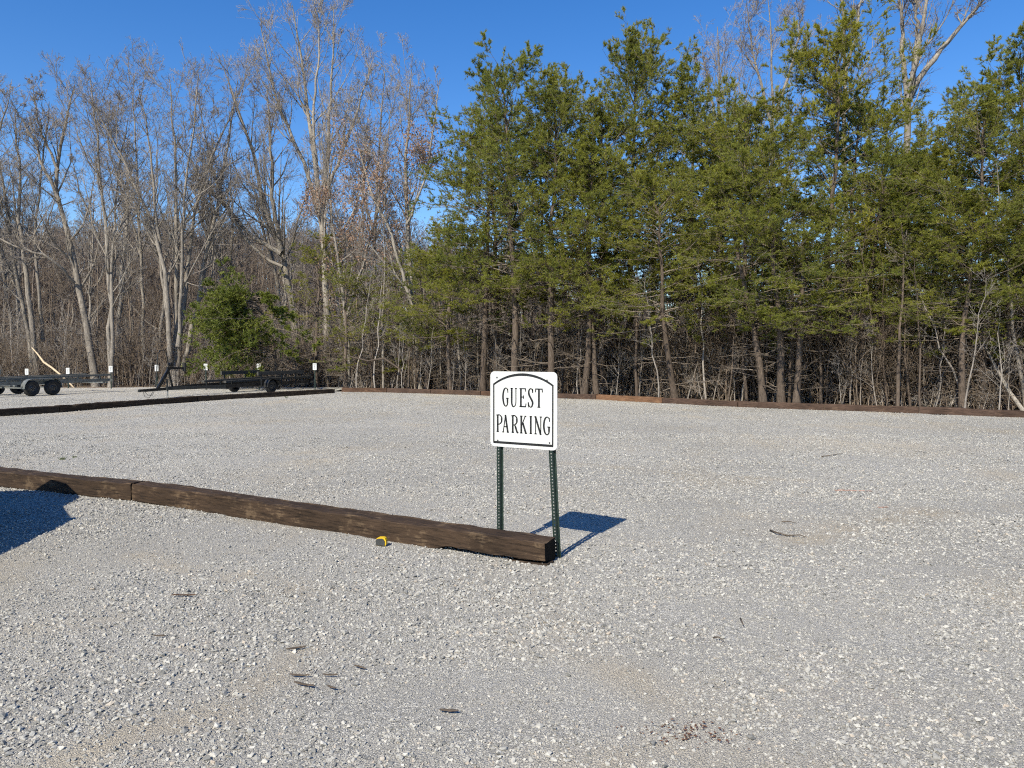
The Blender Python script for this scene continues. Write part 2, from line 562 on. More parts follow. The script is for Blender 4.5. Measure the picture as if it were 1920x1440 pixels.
def scatter(name, meshes, P, ROT, S, PICK):
    """one object: instances of a few shapes on points"""
    n = len(P); sc = bpy.data.collections.new(name + '_shapes')
    for m_ in meshes: sc.objects.link(bpy.data.objects.new(m_.name, m_))
    me = bpy.data.meshes.new(name); me.vertices.add(n); me.vertices.foreach_set('co', np.asarray(P, np.float32).ravel())
    a = me.attributes.new('rot', 'FLOAT_VECTOR', 'POINT'); a.data.foreach_set('vector', np.asarray(ROT, np.float32).ravel())
    a = me.attributes.new('scl', 'FLOAT', 'POINT'); a.data.foreach_set('value', np.asarray(S, np.float32))
    a = me.attributes.new('pick', 'INT', 'POINT'); a.data.foreach_set('value', np.asarray(PICK, np.int32))
    me.materials.append(meshes[0].materials[0])
    o = link(name, me)
    ng = bpy.data.node_groups.new('scatter_stones', 'GeometryNodeTree')
    ng.interface.new_socket('Geometry', in_out='INPUT', socket_type='NodeSocketGeometry')
    ng.interface.new_socket('Geometry', in_out='OUTPUT', socket_type='NodeSocketGeometry')
    gi = ng.nodes.new('NodeGroupInput'); go = ng.nodes.new('NodeGroupOutput')
    ip = ng.nodes.new('GeometryNodeInstanceOnPoints'); ci = ng.nodes.new('GeometryNodeCollectionInfo')
    ci.inputs['Collection'].default_value = sc; ci.inputs['Separate Children'].default_value = True; ci.inputs['Reset Children'].default_value = True

    def attr(nm, t):
        q = ng.nodes.new('GeometryNodeInputNamedAttribute'); q.data_type = t; q.inputs[0].default_value = nm
        return q.outputs[0]
    ng.links.new(gi.outputs[0], ip.inputs['Points']); ng.links.new(ci.outputs[0], ip.inputs['Instance'])
    ip.inputs['Pick Instance'].default_value = True
    ng.links.new(attr('pick', 'INT'), ip.inputs['Instance Index'])
    ng.links.new(attr('rot', 'FLOAT_VECTOR'), ip.inputs['Rotation'])
    ng.links.new(attr('scl', 'FLOAT'), ip.inputs['Scale'])
    ng.links.new(ip.outputs[0], go.inputs[0])
    md = o.modifiers.new('scatter', 'NODES'); md.node_group = ng
    return o


def loose_gravel():
    P = []; S = []
    r = np.random.default_rng(5)
    for (y0, y1, dens, smin, smul) in ((1.9, 5.2, 3600, .0042, .0036), (5.2, 9.0, 1700, .0060, .0038), (9.0, 15.0, 640, .008, .0042), (15.0, 27.0, 120, .009, .0045)):
        x1 = y1 * .70 + 3.4
        n = int(2 * x1 * (y1 - y0) * dens)
        x = r.uniform(-x1, x1, n); y = r.uniform(y0, y1, n)
        d = .55 * vnoise(x * .55 + 9, y * .9, 31) + .3 * vnoise(x * 1.9, y * 2.4, 32) + .15 * vnoise(x * 6, y * 6, 33)
        prob = np.clip((d - .20) / .30, .42, 1) * np.clip(1.1 - .8 * dust_at(x, y), .3, 1)
        prob = prob * np.clip((y * .70 + 3.4 - np.abs(x)) / 2.0, 0, 1)
        k = ((x < BX[0]) | (y < np.interp(x, BX, BY) - .02)) & (r.uniform(size=n) < prob)
        x, y, d = x[k], y[k], d[k]
        s = smin + r.gamma(1.5, smul, len(x)) * np.clip(.45 + 1.5 * (d - .3), .4, 1.35)
        s = np.minimum(s, .022)
        z = ground_h(x, y) + s * r.uniform(-.12, .30, len(x))
        P.append(np.stack([x, y, z], 1)); S.append(s)
    P = np.concatenate(P); S = np.concatenate(S); n = len(P)
    rot = np.stack([r.normal(0, .45, n), r.normal(0, .45, n), r.uniform(0, 6.283, n)], 1)
    o = scatter('loose_gravel', [stone_mesh(i) for i in range(10)], P, rot, S, r.integers(0, 10, n))
    tag(o, 'loose angular grey limestone gravel strewn over the lot', None, None, 'stuff')


loose_gravel()

# ------------------------------------------------------------------ timbers
def tie_mesh(L, wd, h, seed, mat, notch=False, seg=None):
    r = np.random.default_rng(seed)
    seg = seg or max(16, int(L / .07)); bv = .014
    y, z = wd / 2, h
    prof = np.array([(-y + bv, 0), (y - bv, 0), (y, bv), (y, z * .5), (y, z - bv), (y - bv * .5, z - bv * .35), (y - bv, z), (0, z), (-y + bv, z), (-y + bv * .5, z - bv * .35), (-y, z - bv), (-y, z * .5), (-y, bv)])
    k = len(prof); xs = np.linspace(0, L, seg + 1); V = []
    for i, x in enumerate(xs):
        p = prof.copy()
        for j in range(k):
            n1 = vnoise(x * 1.5 + 7 * j, seed, 41) - .5; n2 = vnoise(x * 9 + 3 * j, seed, 42) - .5
            p[j] *= 1 + .07 * n1 + .055 * n2
        p[6:9, 1] += .030 * (vnoise(x * 1.4, seed + 3, 43) - .5) + .012 * (vnoise(x * 7, seed + 5, 43) - .5)
        p[2:5, 0] += .030 * (vnoise(x * 1.1, seed + 8, 43) - .5)
        p[:, 1] = np.maximum(p[:, 1], -.012)
        xo = x
        e = L - x
        if notch and e < 1.05:             # broken-out lower front edge of the end timber
            a = np.clip(min(1.0, (1.05 - e) / .12), 0, 1)
            lift = a * (.035 + .018 * vnoise(x * 14, 3, 44))
            p[0] = p[0] * (1 - a) + a * np.array([-y + .09, lift * .8])
            p[12] = p[12] * (1 - a) + a * np.array([-y * .985, lift + .008])
        V.append(np.column_stack([np.full(k, xo), p]))
    V = np.concatenate(V)
    V[:k, 0] += r.normal(0, .003, k); V[-k:, 0] += r.normal(0, .003, k) - .09 * V[-k:, 1]
    fs = [(i * k + j, (i + 1) * k + j, (i + 1) * k + (j + 1) % k, i * k + (j + 1) % k) for i in range(seg) for j in range(k)]
    c0, c1 = len(V), len(V) + 1
    V = np.vstack([V, [[.004, 0, h / 2]], [[L - .004, 0, h / 2]]])
    fs += [(c0, j, (j + 1) % k) for j in range(k)] + [(c1, seg * k + (j + 1) % k, seg * k + j) for j in range(k)]
    me = bpy.data.meshes.new('timber'); me.from_pydata(V.tolist(), [], fs); me.materials.append(mat); me.materials.append(M['end_shade']); me.update()
    me.polygons.foreach_set('material_index', [0] * (seg * k) + [1] * (2 * k))  # cap faces get the darker colour that stands for shade
    return me


def timber(name, p0, p1, wd, h, seed, mat, label, group, z=-.012, notch=False, gap=.015):
    """p0->p1 is the visible (front) bottom edge; the timber lies on its far side"""
    p0, p1 = np.array(p0[:2]), np.array(p1[:2]); d = p1 - p0; L = np.linalg.norm(d); d /= L
    n = np.array([-d[1], d[0]])
    if n[1] < 0: n = -n
    o = link(name, tie_mesh(L - 2 * gap, wd, h, seed, mat, notch))
    c = p0 + d * gap + n * wd / 2
    gz = float(np.mean(ground_h(np.linspace(p0[0], p1[0], 9), np.linspace(p0[1], p1[1], 9))))
    o.location = (c[0], c[1], z + gz); o.rotation_euler = (0, 0, math.atan2(d[1], d[0]))
    tag(o, label, 'timber', group)
    return o


FR = ground(1023, 1065); FJ = ground(246, 938); FL = ground(-10, 911)
fdir = (FR - FJ)[:2] / np.linalg.norm((FR - FJ)[:2]); fnor = np.array([-fdir[1], fdir[0]])
g1 = 'timbers edging the near side of the guest bay'
FLL = FJ + (FL - FJ) / np.linalg.norm(FL - FJ) * 5.1
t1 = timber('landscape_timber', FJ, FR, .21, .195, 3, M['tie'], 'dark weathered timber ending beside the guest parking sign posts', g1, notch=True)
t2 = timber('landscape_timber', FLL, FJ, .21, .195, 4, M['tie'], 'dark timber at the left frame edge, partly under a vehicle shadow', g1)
LT = np.linalg.norm((FR - FJ)[:2]) - .016
mb = MB()
mb.add([(LT - .36, -.098, .006), (LT + .012, -.104, .0), (LT + .012, .02, .0), (LT - .36, -.02, .004), (LT - .34, -.090, .022), (LT + .010, -.100, .034), (LT + .010, .02, .034), (LT - .34, -.02, .022)],
       [(0, 3, 2, 1), (4, 5, 6, 7), (0, 1, 5, 4), (1, 2, 6, 5), (2, 3, 7, 6), (3, 0, 4, 7)])
mb.obj('split_slab', M['tie'], t1)
g2 = 'timbers edging the left side of the guest bay'
LP = [ground(-230, 799), ground(111, 773), ground(370, 752.3), ground(628, 737)]
LP[0] = LP[1] + (ground(0, 780.5) - LP[1]) / np.linalg.norm(ground(0, 780.5) - LP[1]) * 5.2
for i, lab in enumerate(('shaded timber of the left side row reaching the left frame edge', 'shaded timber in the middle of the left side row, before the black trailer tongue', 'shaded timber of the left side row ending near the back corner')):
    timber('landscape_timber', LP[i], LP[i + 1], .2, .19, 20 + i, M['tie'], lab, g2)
g3 = 'timbers edging the wood along the back'
BL = ['leftmost timber of the back row, next to the open corner', 'second timber from the left in the back row', 'third timber from the left in the back row, before pale twin trunk', 'fourth back row timber, left of the guest parking sign', 'back row timber mostly hidden behind the guest parking sign', 'lighter orange brown timber of the back row right of the sign', 'back row timber right of the orange brown one', 'fourth timber from the right in the back row', 'back row timber in front of three close pine trunks', 'back row timber second from the right frame edge', 'timber of the back row at the right frame edge', 'back row timber just beyond the right frame edge', 'last back row timber, out of frame at right']
for i in range(len(BACK) - 1):
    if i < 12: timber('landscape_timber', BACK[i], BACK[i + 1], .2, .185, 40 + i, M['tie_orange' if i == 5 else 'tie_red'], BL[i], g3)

# ------------------------------------------------------------------ guest parking sign
def stroke(mb, pts, wds, y):
    """flat ribbon in the x-z plane"""
    pts = np.array(pts, float); n = len(pts)
    wds = np.full(n, wds) if np.isscalar(wds) else np.array(wds, float)
    t = np.gradient(pts, axis=0); t /= np.linalg.norm(t, axis=1)[:, None] + 1e-9
    nn = np.stack([-t[:, 1], t[:, 0]], 1) * wds[:, None] / 2
    a, b = pts + nn, pts - nn
    V = [(p[0], y, p[1]) for p in a] + [(p[0], y, p[1]) for p in b]
    mb.add(V, [(i, n + i, n + i + 1, i + 1) for i in range(n - 1)])


def smooth_pts(pts, m=24):
    pts = np.array(pts, float); n = len(pts); out = []
    ext = np.vstack([2 * pts[0] - pts[1], pts, 2 * pts[-1] - pts[-2]])
    for t in np.linspace(0, n - 1 - 1e-6, m):
        i = int(t); f = t - i; p0, p1, p2, p3 = ext[i:i + 4]
        out.append(.5 * (2 * p1 + (p2 - p0) * f + (2 * p0 - 5 * p1 + 4 * p2 - p3) * f * f + (3 * p1 - p0 - 3 * p2 + p3) * f ** 3))
    return np.array(out)


def letter(mb, ch, x0, x1, z0, z1, y):
    T, H = .0165, .0088
    W = x1 - x0; HH = z1 - z0

    def P(pts): return [(x0 + a * W, z0 + b * HH) for a, b in pts]

    def st(pts, wd): stroke(mb, P(pts), wd, y)

    def cv(pts, wd, m=26):
        q = smooth_pts(P(pts), m); wds = np.interp(np.linspace(0, 1, m), np.linspace(0, 1, len(wd)), wd)
        stroke(mb, q, wds, y)

    def foot(cx, b, half=None):
        half = half or .011 / W
        st([(cx - half, b), (cx + half, b)], H)
    top, bot = 1 - .5 * H / HH, .5 * H / HH
    if ch == 'G':
        cv([(.90, .74), (.84, .90), (.56, .985), (.25, .86), (.10, .5), (.25, .14), (.55, .015), (.80, .10), (.84, .22)], [H, H, H, T * .9, T, T * .9, H, H * 1.3, T * .8])
        st([(.84, .20), (.84, .43)], T * .95); st([(.60, .44), (1.02, .44)], H); st([(.91, .73), (.88, .95)], H * .9)
    elif ch == 'U':
        cv([(.2, 1), (.2, .5), (.21, .2), (.36, .03), (.58, .015), (.80, .12), (.85, .35), (.85, .7), (.85, 1)], [T, T, T * .9, H * 1.4, H, H, H, H, H], 34)
        foot(.2, top); foot(.85, top, .009 / W)
    elif ch == 'E':
        st([(.22, 0), (.22, 1)], T); st([(0, top), (.92, top)], H); st([(.90, 1), (.95, .82)], H)
        st([(.22, .53), (.62, .53)], H); st([(.62, .44), (.62, .62)], H); st([(0, bot), (.95, bot)], H * 1.2); st([(.93, 0), (1.0, .2)], H)
    elif ch == 'S':
        cv([(.86, .78), (.76, .93), (.5, .985), (.22, .9), (.16, .75), (.30, .6), (.62, .43), (.86, .25), (.74, .07), (.48, .015), (.22, .09), (.08, .25)], [H, H, H, T * .8, T, T, T, T, T * .8, H, H, H], 40)
        st([(.88, .76), (.86, .98)], H); st([(.06, .28), (.09, .0)], H)
    elif ch == 'T':
        st([(.5, 0), (.5, 1)], T); st([(0, top), (1, top)], H * 1.1); st([(.03, 1), (.0, .80)], H); st([(.97, 1), (1., .80)], H); foot(.5, bot, .013 / W)
    elif ch in 'PR':
        cx = .24 if ch == 'P' else .2; bx = .92 if ch == 'P' else .76
        st([(cx, 0), (cx, 1)], T); foot(cx, bot); st([(0, top), (cx + .2, top)], H)
        cv([(cx, .982), (bx * .66, .975), (bx, .86), (bx + .02, .74), (bx, .60), (bx * .66, .47), (cx, .455)], [H, H, T * .8, T, T * .8, H, H])
        if ch == 'R': cv([(.46, .46), (.6, .34), (.78, .10), (.9, .03), (1.02, .05)], [H, T, T, T * .8, H * .7], 14)
    elif ch == 'A':
        st([(.13, 0), (.49, 1)], H); st([(.47, 1), (.86, 0)], T); st([(.25, .33), (.74, .33)], H); foot(.13, bot, .009 / W); foot(.86, bot)
    elif ch == 'K':
        st([(.2, 0), (.2, 1)], T); foot(.2, bot); foot(.2, top); st([(.22, .42), (.80, 1)], H); foot(.80, top, .009 / W); st([(.42, .60), (.88, 0)], T); foot(.88, bot)
    elif ch == 'I':
        st([(.5, 0), (.5, 1)], T); foot(.5, bot); foot(.5, top)
    elif ch == 'N':
        st([(.17, 0), (.17, 1)], H); st([(.13, 1), (.86, -.02)], T); st([(.86, -.02), (.86, 1)], H); foot(.17, bot, .01 / W); foot(.86, top, .01 / W); st([(0, top), (.2, top)], H)


def rounded(w2, h2, r, n=6):
    pts = []
    for cx, cz, a0 in ((w2 - r, h2 - r, 0), (-w2 + r, h2 - r, 90), (-w2 + r, -h2 + r, 180), (w2 - r, -h2 + r, 270)):
        for i in range(n + 1):
            a = R(a0 + 90 * i / n); pts.append((cx + r * math.cos(a), cz + r * math.sin(a)))
    return pts


def plate(mb, pts, y0, y1):
    n = len(pts)
    mb.add([(x, y0, z) for x, z in pts] + [(x, y1, z) for x, z in pts], [tuple(range(n)), tuple(range(2 * n - 1, n - 1, -1))] + [(i, n + i, n + (i + 1) % n, (i + 1) % n) for i in range(n)])


def post_mesh(h0, h1, mat):
    """U channel post with punched holes, web facing -y, local z up"""
    mb = MB(); wv, fl_, dp = .022, .015, .022
    cell = .0254; n = int((h1 - h0) / cell)
    for i in range(n):
        z0 = h0 + i * cell; z1 = z0 + cell; zc = (z0 + z1) / 2; r = .0056
        ring = [(r * math.cos(R(22.5 + 45 * q)), zc + r * math.sin(R(22.5 + 45 * q))) for q in range(8)]
        out = [(wv / 2, zc + .005), (.0052, z1), (-.0052, z1), (-wv / 2, zc + .005), (-wv / 2, zc - .005), (-.0052, z0), (.0052, z0), (wv / 2, zc - .005)]
        mb.add([(x, 0, z) for x, z in ring] + [(x, 0, z) for x, z in out], [(q, (q + 1) % 8, 8 + (q + 1) % 8, 8 + q) for q in range(8)])
        mb.add([(wv / 2, 0, zc + .005), (wv / 2, 0, z1), (.0052, 0, z1), (-wv / 2, 0, z1), (-.0052, 0, z1), (-wv / 2, 0, zc + .005), (wv / 2, 0, z0), (.0052, 0, z0), (wv / 2, 0, zc - .005), (-wv / 2, 0, z0), (-.0052, 0, z0), (-wv / 2, 0, zc - .005)],
               [(0, 2, 1), (3, 4, 5), (6, 7, 8), (9, 11, 10)])
    z1 = h0 + n * cell
    for s in (-1, 1):
        a = s * wv / 2
        mb.add([(a, 0, h0), (a, 0, z1), (a + s * .006, dp, z1), (a + s * .006, dp, h0), (a + s * (.006 + fl_), dp, z1), (a + s * (.006 + fl_), dp, h0),
                (a + s * .003, .003, h0), (a + s * .003, .003, z1)], [(0, 1, 2, 3), (3, 2, 4, 5)])
    return mb.mesh('post', mat)


def guest_sign():
    # posts stand just behind the front timber near its right end
    back = FR[:2] + fnor * .245
    c = back - fdir * .335                      # centre of the plate along the timber
    rz = math.atan2(fdir[1], fdir[0])
    root = empty('guest_parking_sign', (c[0], c[1], 0), rz)
    tag(root, 'white square guest parking sign on two green posts behind the front timber', 'sign')
    W2 = .305; zc = 1.16
    mb = MB(); plate(mb, [(x, z + zc) for x, z in rounded(W2, W2, .038)], -.0015, .0015)
    pl = mb.obj('plate', M['white'], root)

    def uv(u, v): return (-W2 + u * 2 * W2, zc + W2 - v * 2 * W2)
    yf = -.0024
    mb = MB()
    th = .0125
    stroke(mb, [uv(.054, .175), uv(.054, .95)], th, yf); stroke(mb, [uv(.938, .175), uv(.938, .95)], th, yf)
    stroke(mb, [uv(.047, .943), uv(.945, .943)], .019, yf - .0003)
    arc = []
    (xa, za), (xb, zb), (xm, zm) = uv(.047, .178), uv(.945, .178), uv(.496, .038)
    cx = xm; hw = (xb - xa) / 2; sg = zm - za; rr = (hw * hw + sg * sg) / (2 * sg); a0 = math.asin(hw / rr)
    for i in range(33):
        a = -a0 + 2 * a0 * i / 32; arc.append((cx + rr * math.sin(a), zm - rr + rr * math.cos(a)))
    stroke(mb, arc, np.interp(np.abs(np.linspace(-1, 1, 33)), [0, 1], [.021, .0145]), yf - .0003)
    mb.obj('border_line', M['black'], pl)
    rows = (('GUEST', ((262, 365), (397, 505), (547, 655), (685, 775), (808, 918)), .214, .462),
            ('PARKING', ((160, 255), (262, 370), (413, 530), (555, 668), (708, 757), (790, 910), (930, 1042)), .573, .808))
    for word, spans, v0, v1 in rows:
        mb = MB()
        for ch, (xa, xb) in zip(word, spans):
            letter(mb, ch, uv((xa - 57) / 1093, 0)[0], uv((xb - 57) / 1093, 0)[0], uv(0, v1)[1], uv(0, v0)[1], yf)
        mb.obj('lettering', M['black'], pl)['label'] = 'black serif word ' + word
    for u, v in ((.105, .08), (.855, .105), (.117, .918), (.893, .905)):
        x, z = uv(u, v); mb = MB()
        mb.lathe([(-.0075, .0), (-.0075, .0035), (-.0065, .006), (-.002, .0065), (-.0014, .0065)], (x, 0, z), (0, 1, 0), 8)
        mb.obj('bolt', M['darkplastic'], root)
    for x, lean in ((-.232, .004), (.245, .052)):
        p = link('post', post_mesh(-.25, 1.40, M['green_post']), root, (x, .006, 0))
        p.rotation_euler = (0, -math.atan(lean / .9), 0)
        p.location.x += lean
    return root


guest_sign()

# ------------------------------------------------------------------ numbered bay signs
def bay_sign(px, pyc, Y, label):
    p = at(px, pyc, Y); root = empty('bay_number_sign', (p[0], Y, -.03), R(random.uniform(-8, 8)))
    tag(root, label, 'sign', 'small white bay signs along the back of the trailer lot')
    z = p[2] + .03; h2 = .147; w2 = .088
    mb = MB(); plate(mb, [(x, q + z) for x, q in rounded(w2, h2, .014, 3)], -.002, .002); pl = mb.obj('plate', M['white'], root)
    mb = MB(); stroke(mb, [(-.058, z + .088), (.058, z + .088)], .017, -.003); stroke(mb, [(-.04, z + .038), (.035, z + .038)], .017, -.003)
    mb.obj('lettering', M['grey_print'], pl)
    mb = MB(); stroke(mb, smooth_pts([(-.02, z + .0), (.004, z + .008), (.016, z - .012), (-.004, z - .032), (.018, z - .055), (.0, z - .078), (-.022, z - .066)], 16), .013, -.003)
    mb.obj('number', M['grey_print'], pl)
    mb = MB(); mb.bar((0, .022, -.2), (0, .022, z + h2 * .7), .045, .028, up=(0, 1, 0)); mb.obj('post', M['green_post'], root)


for i, (px, py, Y) in enumerate(((50, 697, 36.2), (127, 695.5, 35.8), (207.5, 692, 35.3), (293.5, 690, 34.8), (385.5, 688, 34.2), (485, 688, 33.6), (590, 687.5, 33.0))):
    bay_sign(px, py, Y, ('small white bay sign behind the grey trailer wheels', 'small white bay sign behind the rear of the grey trailer', 'small white bay sign standing alone between the two trailers', 'small white bay sign behind the black trailer winch stand',
                         'small white bay sign left of the black trailer bunks, under the cedar', 'small white bay sign behind the black trailer bunks', 'rightmost small white bay sign, right of the black trailer')[i])
random.seed(11)

# ------------------------------------------------------------------ boat trailers (local +x = tail, z up)
def wheel(parent, x, y, r=.30, wd=.2, side=1):
    mb = MB(); h = wd / 2
    mb.lathe([(-h * .8, r * .60), (-h, r * .72), (-h, r * .90), (-h * .75, r * .985), (-h * .3, r), (h * .3, r), (h * .75, r * .985), (h, r * .90), (h, r * .72), (h * .8, r * .60)], (x, y, r), (0, 1, 0), 28)
    wh = mb.obj('wheel', M['rubber'], parent, smooth=True)
    mb = MB(); o = side * h
    mb.lathe([(o * .78, r * .61), (o * .85, r * .57), (o * .55, r * .52), (o * .45, r * .40), (o * .62, r * .26), (o * .66, r * .16), (o * .95, r * .14), (o * .97, 0.001)], (x, y, r), (0, 1, 0), 20)
    mb.obj('rim', M['rim'], wh)
    mb = MB()
    for q in range(5):
        a = 2 * math.pi * q / 5
        mb.lathe([(o * .64, .012), (o * .80, .012), (o * .80, .001)], (x + r * .2 * math.cos(a), y, r + r * .2 * math.sin(a)), (0, 1, 0), 6)
    mb.obj('lug_nut', M['zinc'], wh)['kind'] = 'stuff'
    return wh


def fender(root, x0, x1, y, r, mat, wd=.24):
    """rounded mudguard, flat on top"""
    prof = [(x0 - r * 1.12, r * .95), (x0 - r * 1.02, r * 1.55), (x0 - r * .65, r * 2.02), (x0 - r * .2, r * 2.2), (x1 + r * .2, r * 2.2), (x1 + r * .65, r * 2.02), (x1 + r * 1.02, r * 1.55), (x1 + r * 1.12, r * .95)]
    mb = MB(); n = len(prof); t = .012
    for i in range(n - 1):
        (xa, za), (xb, zb) = prof[i], prof[i + 1]
        mb.bar((xa, y, za), (xb, y, zb), wd, t, up=(0, 0, 1) if abs(zb - za) < abs(xb - xa) else (1, 0, 0))
    mb.obj('fender', mat, root)


def trailer(name, loc, rz, label, steel, carpet, axles, W, x_tongue, x_tail, winch, high_bunks, fz=.50, r=.30):
    root = empty(name, loc, rz); tag(root, label, 'trailer', 'boat trailers parked beyond the timbers')
    y = W / 2 - .16
    for s in (-1, 1):
        mb = MB(); mb.bar((x_tongue * .42, s * y, fz), (x_tail, s * y, fz + .02), .06, .13)
        mb.bar((x_tongue * .42, s * y, fz), (x_tongue * .78, s * .06, fz - .02), .06, .12); mb.obj('frame_rail', steel, root)
    for x in (x_tongue * .40, -.9, .75, x_tail - .15):
        mb = MB(); mb.bar((x, -y - .03, fz - .085), (x, y + .03, fz - .085), .06, .06); mb.obj('cross_member', steel, root)
    mb = MB(); mb.bar((x_tongue * .80, 0, fz - .03), (x_tongue + .25, 0, fz - .05), .09, .10); mb.obj('tongue', steel, root)
    mb = MB(); mb.bar((x_tongue + .25, 0, fz - .045), (x_tongue + .02, 0, fz - .05), .075, .085)
    mb.lathe([(-.05, .01), (-.05, .055), (.035, .055), (.05, .02)], (x_tongue + .02, 0, fz - .05), (0, 0, 1), 12); mb.obj('coupler', steel, root)
    mb = MB()
    mb.tube([(x_tongue + .2, .03, fz - .08), (x_tongue + .28, .05, fz - .28), (x_tongue + .48, .05, fz - .32), (x_tongue + .62, .03, fz - .10)], .009, 5)
    mb.tube([(x_tongue + .2, -.03, fz - .08), (x_tongue + .32, -.05, fz - .22), (x_tongue + .52, -.05, fz - .24), (x_tongue + .62, -.03, fz - .10)], .009, 5)
    mb.obj('safety_chain', steel, root)
    jx = x_tongue + 1.15
    mb = MB(); mb.tube([(jx, -.09, .05), (jx, -.09, fz + .02)], .022, 8); mb.lathe([(0, .001), (0, .075), (.012, .075), (.03, .03)], (jx, -.09, .0), (0, 0, 1), 12)
    jk = mb.obj('jack', M['zinc'], root)
    mb = MB(); mb.tube([(jx, -.09, fz - .12), (jx, -.09, fz + .32)], .032, 8); mb.tube([(jx, -.09, fz + .32), (jx - .16, -.09, fz + .33), (jx - .16, -.09, fz + .40)], .009, 5)
    mb.obj('jack_sleeve', steel, jk)
    for ax in axles:
        mb = MB(); mb.bar((ax, -W / 2 + .02, r), (ax, W / 2 - .02, r), .05, .05); mb.obj('axle', steel, root)
        for s in (-1, 1):
            wheel(root, ax, s * (W / 2), r, .2, s)
            mb = MB(); mb.bar((ax, s * y, r + .03), (ax, s * y, fz - .06), .07, .05); mb.obj('axle_hanger', steel, root)
    for s in (-1, 1):
        fender(root, min(axles), max(axles), s * (W / 2), r, steel)
    # bunks
    for s in (-1, 1):
        bk = MB(); yb = s * (W * .36); z0 = fz + .16
        bk.bar((x_tongue * .38, yb * .8, z0 + .0), (x_tail + .12, yb, z0 + .08), .14, .085); o = bk.obj('bunk', carpet, root)
        for x in (x_tongue * .33, -1.1, .3, x_tail - .3):
            mb = MB(); mb.bar((x, yb * .92, fz - .05), (x, yb * .92, z0 + .01 + .03), .045, .045, up=(1, 0, 0)); mb.obj('bunk_bracket', steel, o)
        if high_bunks:
            bk = MB(); yb2 = s * (W / 2 - .02); zh = fz + .46
            xa, xb = -.75, 2.1
            bk.bar((xa, yb2, zh), (xb, yb2, zh + .02), .08, .15); o = bk.obj('side_bunk', carpet, root)
            for x in (xa + .2, (xa + xb) / 2, xb - .55):
                mb = MB(); mb.bar((x, yb2 + s * .02, fz - .06), (x, yb2 + s * .02, zh), .05, .05, up=(1, 0, 0)); mb.bar((x, yb2 + s * .02, fz - .06), (x, s * y, fz - .06), .05, .05); mb.obj('bunk_post', steel, o)
    if winch:
        wx = x_tongue + 1.05
        mb = MB(); mb.bar((wx - .25, 0, fz), (wx + .28, 0, fz + .74), .08, .10); mb.bar((wx + .42, 0, fz), (wx + .22, 0, fz + .70), .05, .06)
        mb.bar((wx + .18, 0, fz + .74), (wx + .95, 0, fz + .72), .06, .07); ws = mb.obj('winch_stand', steel, root)
        mb = MB(); mb.lathe([(-.16, .001), (-.16, .07), (.16, .07), (.16, .001)], (wx + .98, 0, fz + .76), (0, 0, 1), 12); mb.obj('bow_stop', M['rubber'], ws)
        mb = MB(); mb.tube([(wx - .36, 0, fz + .05), (wx - .28, 0, fz + .6), (wx - .22, 0, fz + 1.25), (wx - .12, 0, fz + 1.38), (wx + .06, 0, fz + 1.40), (wx + .16, 0, fz + 1.3), (wx + .26, 0, fz + .76)], .02, 6); mb.obj('step_rail', steel, ws)
        mb = MB(); mb.lathe([(-.07, .001), (-.07, .075), (.07, .075), (.07, .001)], (wx + .34, 0, fz + .86), (0, 1, 0), 12); mb.tube([(wx + .34, -.12, fz + .86), (wx + .34, -.12, fz + 1.02), (wx + .34, -.2, fz + 1.02)], .01, 5); mb.obj('winch', M['blacksteel'], ws)
    for s in (-1, 1):
        mb = MB(); mb.bar((x_tail - .02, s * y, fz - .02), (x_tail - .02, s * (W / 2), fz - .02), .05, .05); mb.box((x_tail + .01, s * (W / 2 - .08), fz + .0), (.05, .2, .09)); mb.obj('tail_light', steel, root)
    return root


axd = math.atan2(.917, .40)
trailer('boat_trailer', (-11.0, 31.6, 0), axd, 'black single axle boat trailer with winch stand, parked behind the left timbers', M['blacksteel'], M['carpet'], [0.0], 2.0, -5.6, 2.75, True, True, fz=.37, r=.27)
gt = trailer('boat_trailer', (-19.35, 29.6, 0), axd, 'grey galvanised tandem axle boat trailer at the left frame edge', M['galv'], M['greycarpet'], [-.42, .42], 2.1, -5.6, 3.1, True, False)
mb = MB()
for s in (-1, 1):
    mb = MB(); mb.bar((-1.6, s * .85, .46), (-1.5, s * .95, 1.05), .06, .06); mb.obj('guide_post', M['galv'], gt)

# ------------------------------------------------------------------ tape measure
def tape_measure():
    p = ground(716, 1026); p2 = np.array([p[0], p[1], float(ground_h(p[0], p[1])) + .008])
    root = empty('tape_measure', p2, R(-12)); tag(root, 'yellow and black tape measure lying against the front timber', 'tape measure')
    prof = [(-.042, 0), (.036, 0), (.042, .008), (.042, .045), (.034, .062), (.018, .07), (-.02, .068), (-.038, .058), (-.042, .045)]
    mb = MB(); plate(mb, prof, -.018, .02); mb.obj('case', M['yellow'], root)
    mb = MB(); plate(mb, [(x * .93 - .006, z * .80 + .003) for x, z in prof], -.024, -.0185); mb.obj('grip', M['darkplastic'], root)
    mb = MB(); mb.box((-.046, 0, .008), (.008, .02, .012)); mb.obj('hook', M['zinc'], root)


tape_measure()

